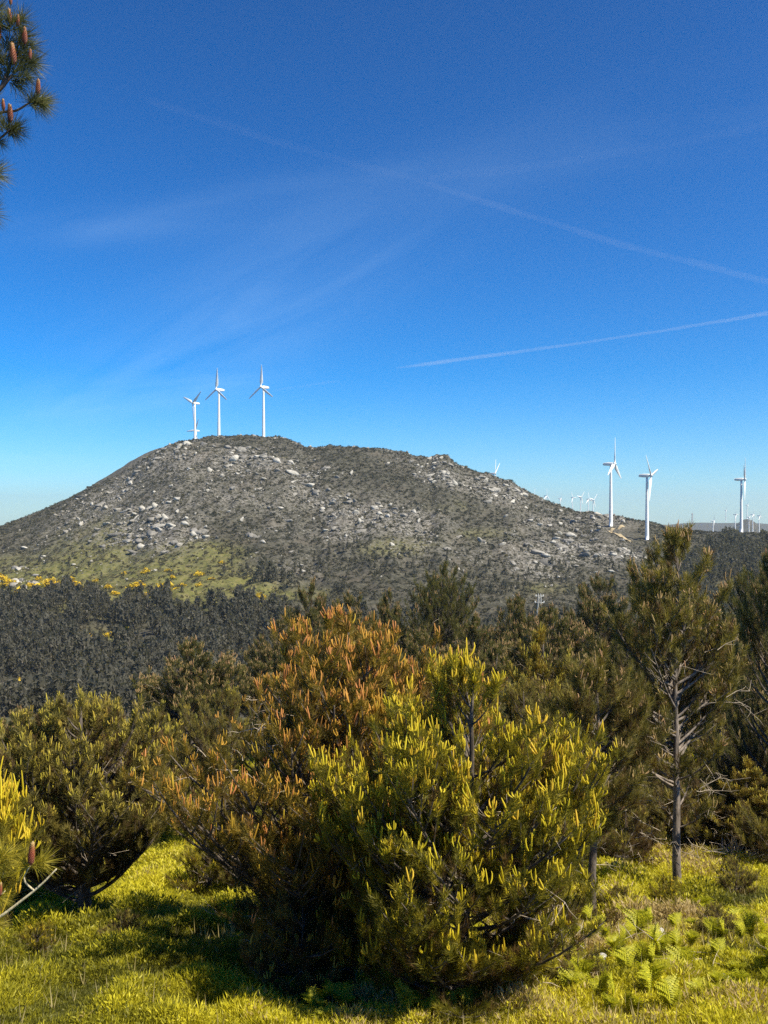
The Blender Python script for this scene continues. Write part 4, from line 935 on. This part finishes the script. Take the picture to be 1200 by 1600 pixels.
def mast():
    d = 1900.; x = atpx(1081.7, d); z0 = ground(x, d); h = (HY-802)/F*d-z0
    root = thing('lattice_mast', 'thin grey mast on the skyline right of the tall open pine', 'mast', (x, d, z0)); g = Geo(); m = plain('mast_steel', (.3, .3, .32), .6, .1)
    for sx in (-1, 1):
        for sy in (-1, 1): g.tube([(sx*1.8, sy*1.8, 0), (sx*.9, sy*.9, h)], .28, 4)
    for k in range(12):
        a, b = h*k/12, h*(k+1)/12; g.tube([(-1.8+.9*a/h, 0, a), (1.8-.9*b/h, 0, b)], .2, 4); g.tube([(1.8-.9*a/h, 0, a), (-1.8+.9*b/h, 0, b)], .2, 4)
    g.build('mast_frame', m, root); g = Geo(); g.tube([(0, 0, h), (0, 0, h+4)], .15, 4); g.build('aerial', m, root)
mast()

# ------------------------------------------------------------------ ground cover
def open_w(x, y):
    return 1.0
def cover():
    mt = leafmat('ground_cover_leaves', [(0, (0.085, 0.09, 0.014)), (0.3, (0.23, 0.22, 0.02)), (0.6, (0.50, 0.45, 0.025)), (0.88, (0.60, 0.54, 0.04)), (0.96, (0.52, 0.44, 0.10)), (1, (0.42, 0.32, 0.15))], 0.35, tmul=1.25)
    def clump(seed, n, lw):
        r = np.random.default_rng(seed); thin = seed % 10 >= 2; lw = lw*(.38 if thin else .8); c = r.normal(size=(n, 3)); c /= np.linalg.norm(c, axis=1)[:, None]; c[:, 2] = np.abs(c[:, 2])*.9; c *= (r.uniform(.35, 1, (n, 1)))**.6
        d = c*.6+np.array([0, 0, .5])+r.normal(0, .45, (n, 3)); d /= np.linalg.norm(d, axis=1)[:, None]; l = r.uniform(.18, .34, (n, 1))*(1.7 if thin else 1); s = np.cross(d, r.normal(size=(n, 3))); s /= np.linalg.norm(s, axis=1)[:, None]
        v = np.stack([c, c+d*l*.45+s*lw, c+d*l, c+d*l*.45-s*lw], 1).reshape(-1, 3); return v, np.arange(n*4).reshape(-1, 4)
    g = Geo()
    for (n, lo, hi, s0, s1, nl, lw, seed) in [(34000, 6.0, 14, .06, .15, 70, .06, 1), (28000, 13, 24, .09, .22, 60, .065, 2), (9000, 22, 60, .25, .6, 46, .07, 3)]:
        y = lo+(hi-lo)*rng.random(n)**.85; x = rng.uniform(-.62, .62, n)*y; z = H(x, y)
        mound = fbm(x/.6, y/.6, 61, 3); mound2 = fbm(x/3, y/3, 67, 3)
        T = [clump(seed*10+k, nl, lw) for k in range(4)]
        for k in range(4):
            q = np.where(np.arange(n) % 4 == k)[0]; s = rng.uniform(s0, s1, len(q))*(1+.9*mound[q])
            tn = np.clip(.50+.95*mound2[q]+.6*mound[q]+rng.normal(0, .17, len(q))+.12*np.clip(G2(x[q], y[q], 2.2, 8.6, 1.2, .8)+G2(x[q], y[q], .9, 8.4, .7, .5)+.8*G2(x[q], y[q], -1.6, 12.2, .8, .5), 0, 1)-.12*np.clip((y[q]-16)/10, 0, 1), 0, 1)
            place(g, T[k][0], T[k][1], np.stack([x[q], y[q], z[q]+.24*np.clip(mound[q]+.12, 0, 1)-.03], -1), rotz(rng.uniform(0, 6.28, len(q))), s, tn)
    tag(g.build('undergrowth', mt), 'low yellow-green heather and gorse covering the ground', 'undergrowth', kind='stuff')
    # dry grass blades
    mt2 = leafmat('dry_grass', [(0, (0.30, 0.25, 0.10)), (1, (0.52, 0.44, 0.22))], .3)
    g = Geo(); n = 9000; y = 7+9*rng.random(n); x = rng.uniform(-.46, .46, n)*y
    patch = G2(x, y, -1.65, 12.2, .7, .5)+G2(x, y, -1.0, 10.0, .5, .3)+G2(x, y, 2.9, 8.0, 1.2, .7)+.10+.5*(fbm(x/1.1, y/1.1, 81, 2) > .18)
    k = rng.random(n) < patch; x, y = x[k], y[k]; n = len(x)
    tv = np.array([(-.006, 0, 0), (.006, 0, 0), (0.02, 0, .22), (-.012, .02, 0), (0, .03, 0), (-.05, .02, .18), (0, -.02, 0), (.01, -.025, 0), (.06, -.05, .13)]); tf = np.arange(9).reshape(-1, 3)
    place(g, tv, tf, np.stack([x, y, H(x, y)+.03], -1), rotz(rng.uniform(0, 6.28, n)), rng.uniform(.6, 1.4, n), rng.random(n)); tag(g.build('dry_grass', mt2), 'pale dry grass blades among the green undergrowth', 'grass', kind='stuff')
cover()

# bracken ferns
def ferns():
    mt = leafmat('bracken', [(0, (0.22, 0.235, 0.015)), (0.5, (0.42, 0.42, 0.022)), (1, (0.60, 0.54, 0.03))], .4, tmul=1.2)
    def frond(seed):
        r = np.random.default_rng(seed); g = Geo(); L = .5; n = 13
        t = np.linspace(0, 1, 12); bend = r.uniform(.5, .9); P = np.stack([L*t**1.3*bend, .03*np.sin(t*3), L*(t-.42*t**2.2)], -1); g.tube(P, .004-.003*t, 4, .6)
        for k in range(n):
            s = .25+.72*k/n; p = np.array([np.interp(s, t, P[:, i]) for i in range(3)]); l = .20*math.sin(PI*min(1, (1.02-s)*1.25))**.8*(1 if k < n-3 else .7)
            tan = np.array([np.interp(min(1, s+.05), t, P[:, i]) for i in range(3)])-p; tan /= np.linalg.norm(tan)
            for sg in (-1, 1):
                d = np.array([0, sg, 0])*.85+tan*.5+np.array([0, 0, r.uniform(-.15, .2)]); d /= np.linalg.norm(d); nx = np.cross(d, np.array([0, 0, 1.])); nx /= np.linalg.norm(nx)
                for j in range(7):
                    q = p+d*l*j/7; w_ = .034*(1-j/7.5)*(l/.2+.3)
                    for s2 in (-1, 1):
                        e = q+nx*s2*w_+d*l*.10; g.add([q, q+d*l*.13, e], [(0, 1, 2)], np.clip(r.normal(.5, .2), 0, 1))
                g.add([p-nx*.003, p+nx*.003, p+d*l], [(0, 1, 2)], .5)
        return g.build('frond', mt)
    fr = [frond(i) for i in range(4)]
    protos = []
    for k in range(4):
        root = thing('bracken_fern', 'x', 'fern', (0, 0, 0), 0, 'bracken ferns in the foreground undergrowth')
        for j in range(5):
            c = fr[(k+j) % 4].copy(); col.objects.link(c); c.parent = root; c.rotation_euler = (rng.uniform(-.25, .25), rng.uniform(-.9, -.2), j*1.257+rng.uniform(-.4, .4)); c.scale = (rng.uniform(.5, 1.05),)*3; c.location = (0, 0, 0)
        protos.append(root)
    spots = [(690, 1480, 1), (745, 1470, .8), (720, 1505, .9), (800, 1500, .8), (960, 1500, 1), (975, 1530, 1), (1000, 1470, 1.1), (1030, 1500, 1), (1080, 1490, 1), (1120, 1480, .9), (1180, 1480, 1.1), (930, 1470, .9),
             (1060, 1545, 1), (1010, 1570, 1), (950, 1580, .9), (890, 1575, .9), (1150, 1530, .8), (620, 1570, 1), (600, 1590, 1), (650, 1545, .8), (540, 1590, .9), (675, 1590, .9), (860, 1540, .8), (1100, 1440, .9), (1190, 1430, .9), (985, 1440, .8),
             (1150, 1450, .8), (1195, 1530, 1), (1120, 1560, .9), (920, 1545, .9), (1045, 1590, 1), (570, 1560, .8), (905, 1500, .8), (1010, 1520, .9), (1055, 1460, .8), (640, 1605, 1), (505, 1610, .8), (740, 1600, .8)]
    for _ in range(46):
        a, b = rng.uniform(880, 1210), rng.uniform(1420, 1600); spots.append((a, b, rng.uniform(.45, .95)))
    for _ in range(12): spots.append((rng.uniform(470, 720), rng.uniform(1572, 1606), rng.uniform(.5, .9)))
    for i, (px, py, s) in enumerate(spots):
        d = hit(px, py+10); x = atpx(px, d); zone = 'below the right side of the yellow pine' if 660 < px < 880 else ('at the foot of the yellow pine, bottom middle' if px <= 680 else ('on the right bank in front of the tall open pine' if py < 1500 else 'along the bottom right of the clearing'))
        dup(protos[i % 4], (x, d, ground(x, d)+.04), float(rng.uniform(0, 6.28)), 'bright yellow-green bracken fern '+zone, s*.92)
    for p in protos:
        for ch, _ in KIDS[p.name]: bpy.data.objects.remove(ch)
        bpy.data.objects.remove(p)
    for f in fr: bpy.data.objects.remove(f)
ferns()

# dead branches
def dead_heap(name, label, px, py, n, L, up, seed, wid=.006, spread=.3, cat='dead branches'):
    r = np.random.default_rng(seed); d = hit(px, py); x = atpx(px, d); z = ground(x, d); root = thing(name, label, cat, (x, d, z))
    for part in range(n):
            g = Geo()
            a = r.uniform(0, 6.28); e = r.uniform(*up); l = L*r.uniform(.4, 1.1); dr = np.array([math.cos(a)*math.cos(e), math.sin(a)*math.cos(e), math.sin(e)]); p = np.array([*r.normal(0, spread, 2), r.uniform(.02, .15)])
            P = [p]; 
            for k in range(3): dr = dr+r.normal(0, .18, 3); dr /= np.linalg.norm(dr); P.append(P[-1]+dr*l/3)
            g.tube(P, [wid, wid*.8, wid*.6, wid*.25], 5)
            for k in (1, 2):
                d2 = dr+r.normal(0, .6, 3); d2 /= np.linalg.norm(d2); g.tube([P[k], P[k]+d2*l*.3], [wid*.5, wid*.2], 4)
            g.build('branch', MT['dead'], root)
dead_heap('dead_pine_bush', 'bleached dead bush with spiky bare branches beside the tall trunk on the right', 1150, 1352, 46, .75, (.1, 1.4), 1, .010, .07, 'dead bush')
dead_heap('brushwood', 'tangle of dead brown branches under the right side of the yellow pine', 868, 1492, 70, .5, (-.1, .9), 2, .006, .35)
dead_heap('brushwood', 'pale dead sticks lying low in front of the yellow pine', 850, 1552, 50, .5, (-.1, .5), 3, .006, .4)
dead_heap('brushwood', 'dead twigs among the bracken at the bottom right', 1120, 1530, 36, .35, (-.1, .7), 4, .004, .5)
dead_heap('brushwood', 'dead sticks at the bottom centre in front of the pine', 790, 1592, 44, .45, (-.1, .7), 5, .005, .3)
# stones in the clearing
for px, py, s, lab in [(940, 1512, .07, 'small white stone in the bracken right of the yellow pine'), (1030, 1478, .10, 'pale stone among the ferns on the right bank'), (1140, 1560, .12, 'flat brownish stone near the bottom right corner'), (770, 1565, .09, 'pale stone under the dead sticks in front of the pine')]:
    d = hit(px, py); x = atpx(px, d); g = Geo(); v, f = rock_template(3, int(px)); g.add(v*s, f, .9); o = g.build('stone', MT['granite']); o.location = (x, d, ground(x, d)+.12); tag(o, lab, 'stone')

# ------------------------------------------------------------------ contrails high in the sky
def contrail(px1, py1, px2, py2, wpx, dens, label, seed, bend=0.0, nseg=60):
    r = np.random.default_rng(seed); ALT = 4000.0; g = Geo()
    t = np.linspace(0, 1, nseg); bx = px1+(px2-px1)*t; by = py1+(py2-py1)*t+bend*np.sin(PI*t)*4*.25
    d = ALT/((HY-by)/F); P = np.stack([(bx-CX)/F*d, d, np.full(nseg, ALT)], -1)
    wid = wpx/F*d*.5*(1+.35*fbm(t*9+seed, t*0, seed, 3))*np.interp(t, [0, .06, .94, 1], [.15, 1, 1, .6])
    sag = fbm(t*6+seed*3, t*0+.5, seed+1, 3)*wid*.5; P[:, 2] += sag
    g.tube(P, wid, 10)
    m, nt, o = mat('contrail_ice'); v = nt.nodes.new('ShaderNodeVolumePrincipled'); v.inputs['Color'].default_value = (1, 1, 1, 1); v.inputs['Density'].default_value = dens; v.inputs['Anisotropy'].default_value = 0.0
    nt.links.new(v.outputs[0], o.inputs['Volume'])
    ob = g.build('contrail', m, smooth=True); tag(ob, label, 'contrail', 'contrails')
contrail(612, 576, 1330, 467, 6, .0013, 'bright thin contrail rising to the right edge above the right turbines', 1, 5)
contrail(640, 278, 1330, 470, 11, .00024, 'wide soft contrail sloping down to the right edge', 2, 10)
contrail(215, 150, 640, 278, 13, .00014, 'faint contrail across the upper left sky', 3, 6)
contrail(640, 282, 1300, 170, 14, .0001, 'barely visible contrail curving up to the upper right', 4, 14)
contrail(424, 610, 530, 595, 4, .0004, 'short faint contrail just right of the hilltop turbines', 5)

# ------------------------------------------------------------------ haze: one closed box of thin air
def haze():
    g = Geo(); x0, x1, y0, y1, z0, z1 = -17500, 17500, -60, 12300, -140, 330
    g.add([(x0, y0, z0), (x1, y0, z0), (x1, y1, z0), (x0, y1, z0), (x0, y0, z1), (x1, y0, z1), (x1, y1, z1), (x0, y1, z1)], [(0, 3, 2, 1), (4, 5, 6, 7), (0, 1, 5, 4), (1, 2, 6, 5), (2, 3, 7, 6), (3, 0, 4, 7)])
    m, nt, o = mat('haze_air'); v = nt.nodes.new('ShaderNodeVolumePrincipled'); v.inputs['Color'].default_value = (.78, .9, 1, 1); v.inputs['Density'].default_value = 0.00008; v.inputs['Anisotropy'].default_value = 0.3
    nt.links.new(v.outputs[0], o.inputs['Volume']); tag(g.build('haze', m), kind='stuff')
USE_HAZE = True
if USE_HAZE: haze()
print('tris', sum(len(o.data.polygons) for o in bpy.data.objects if o.type == 'MESH'))
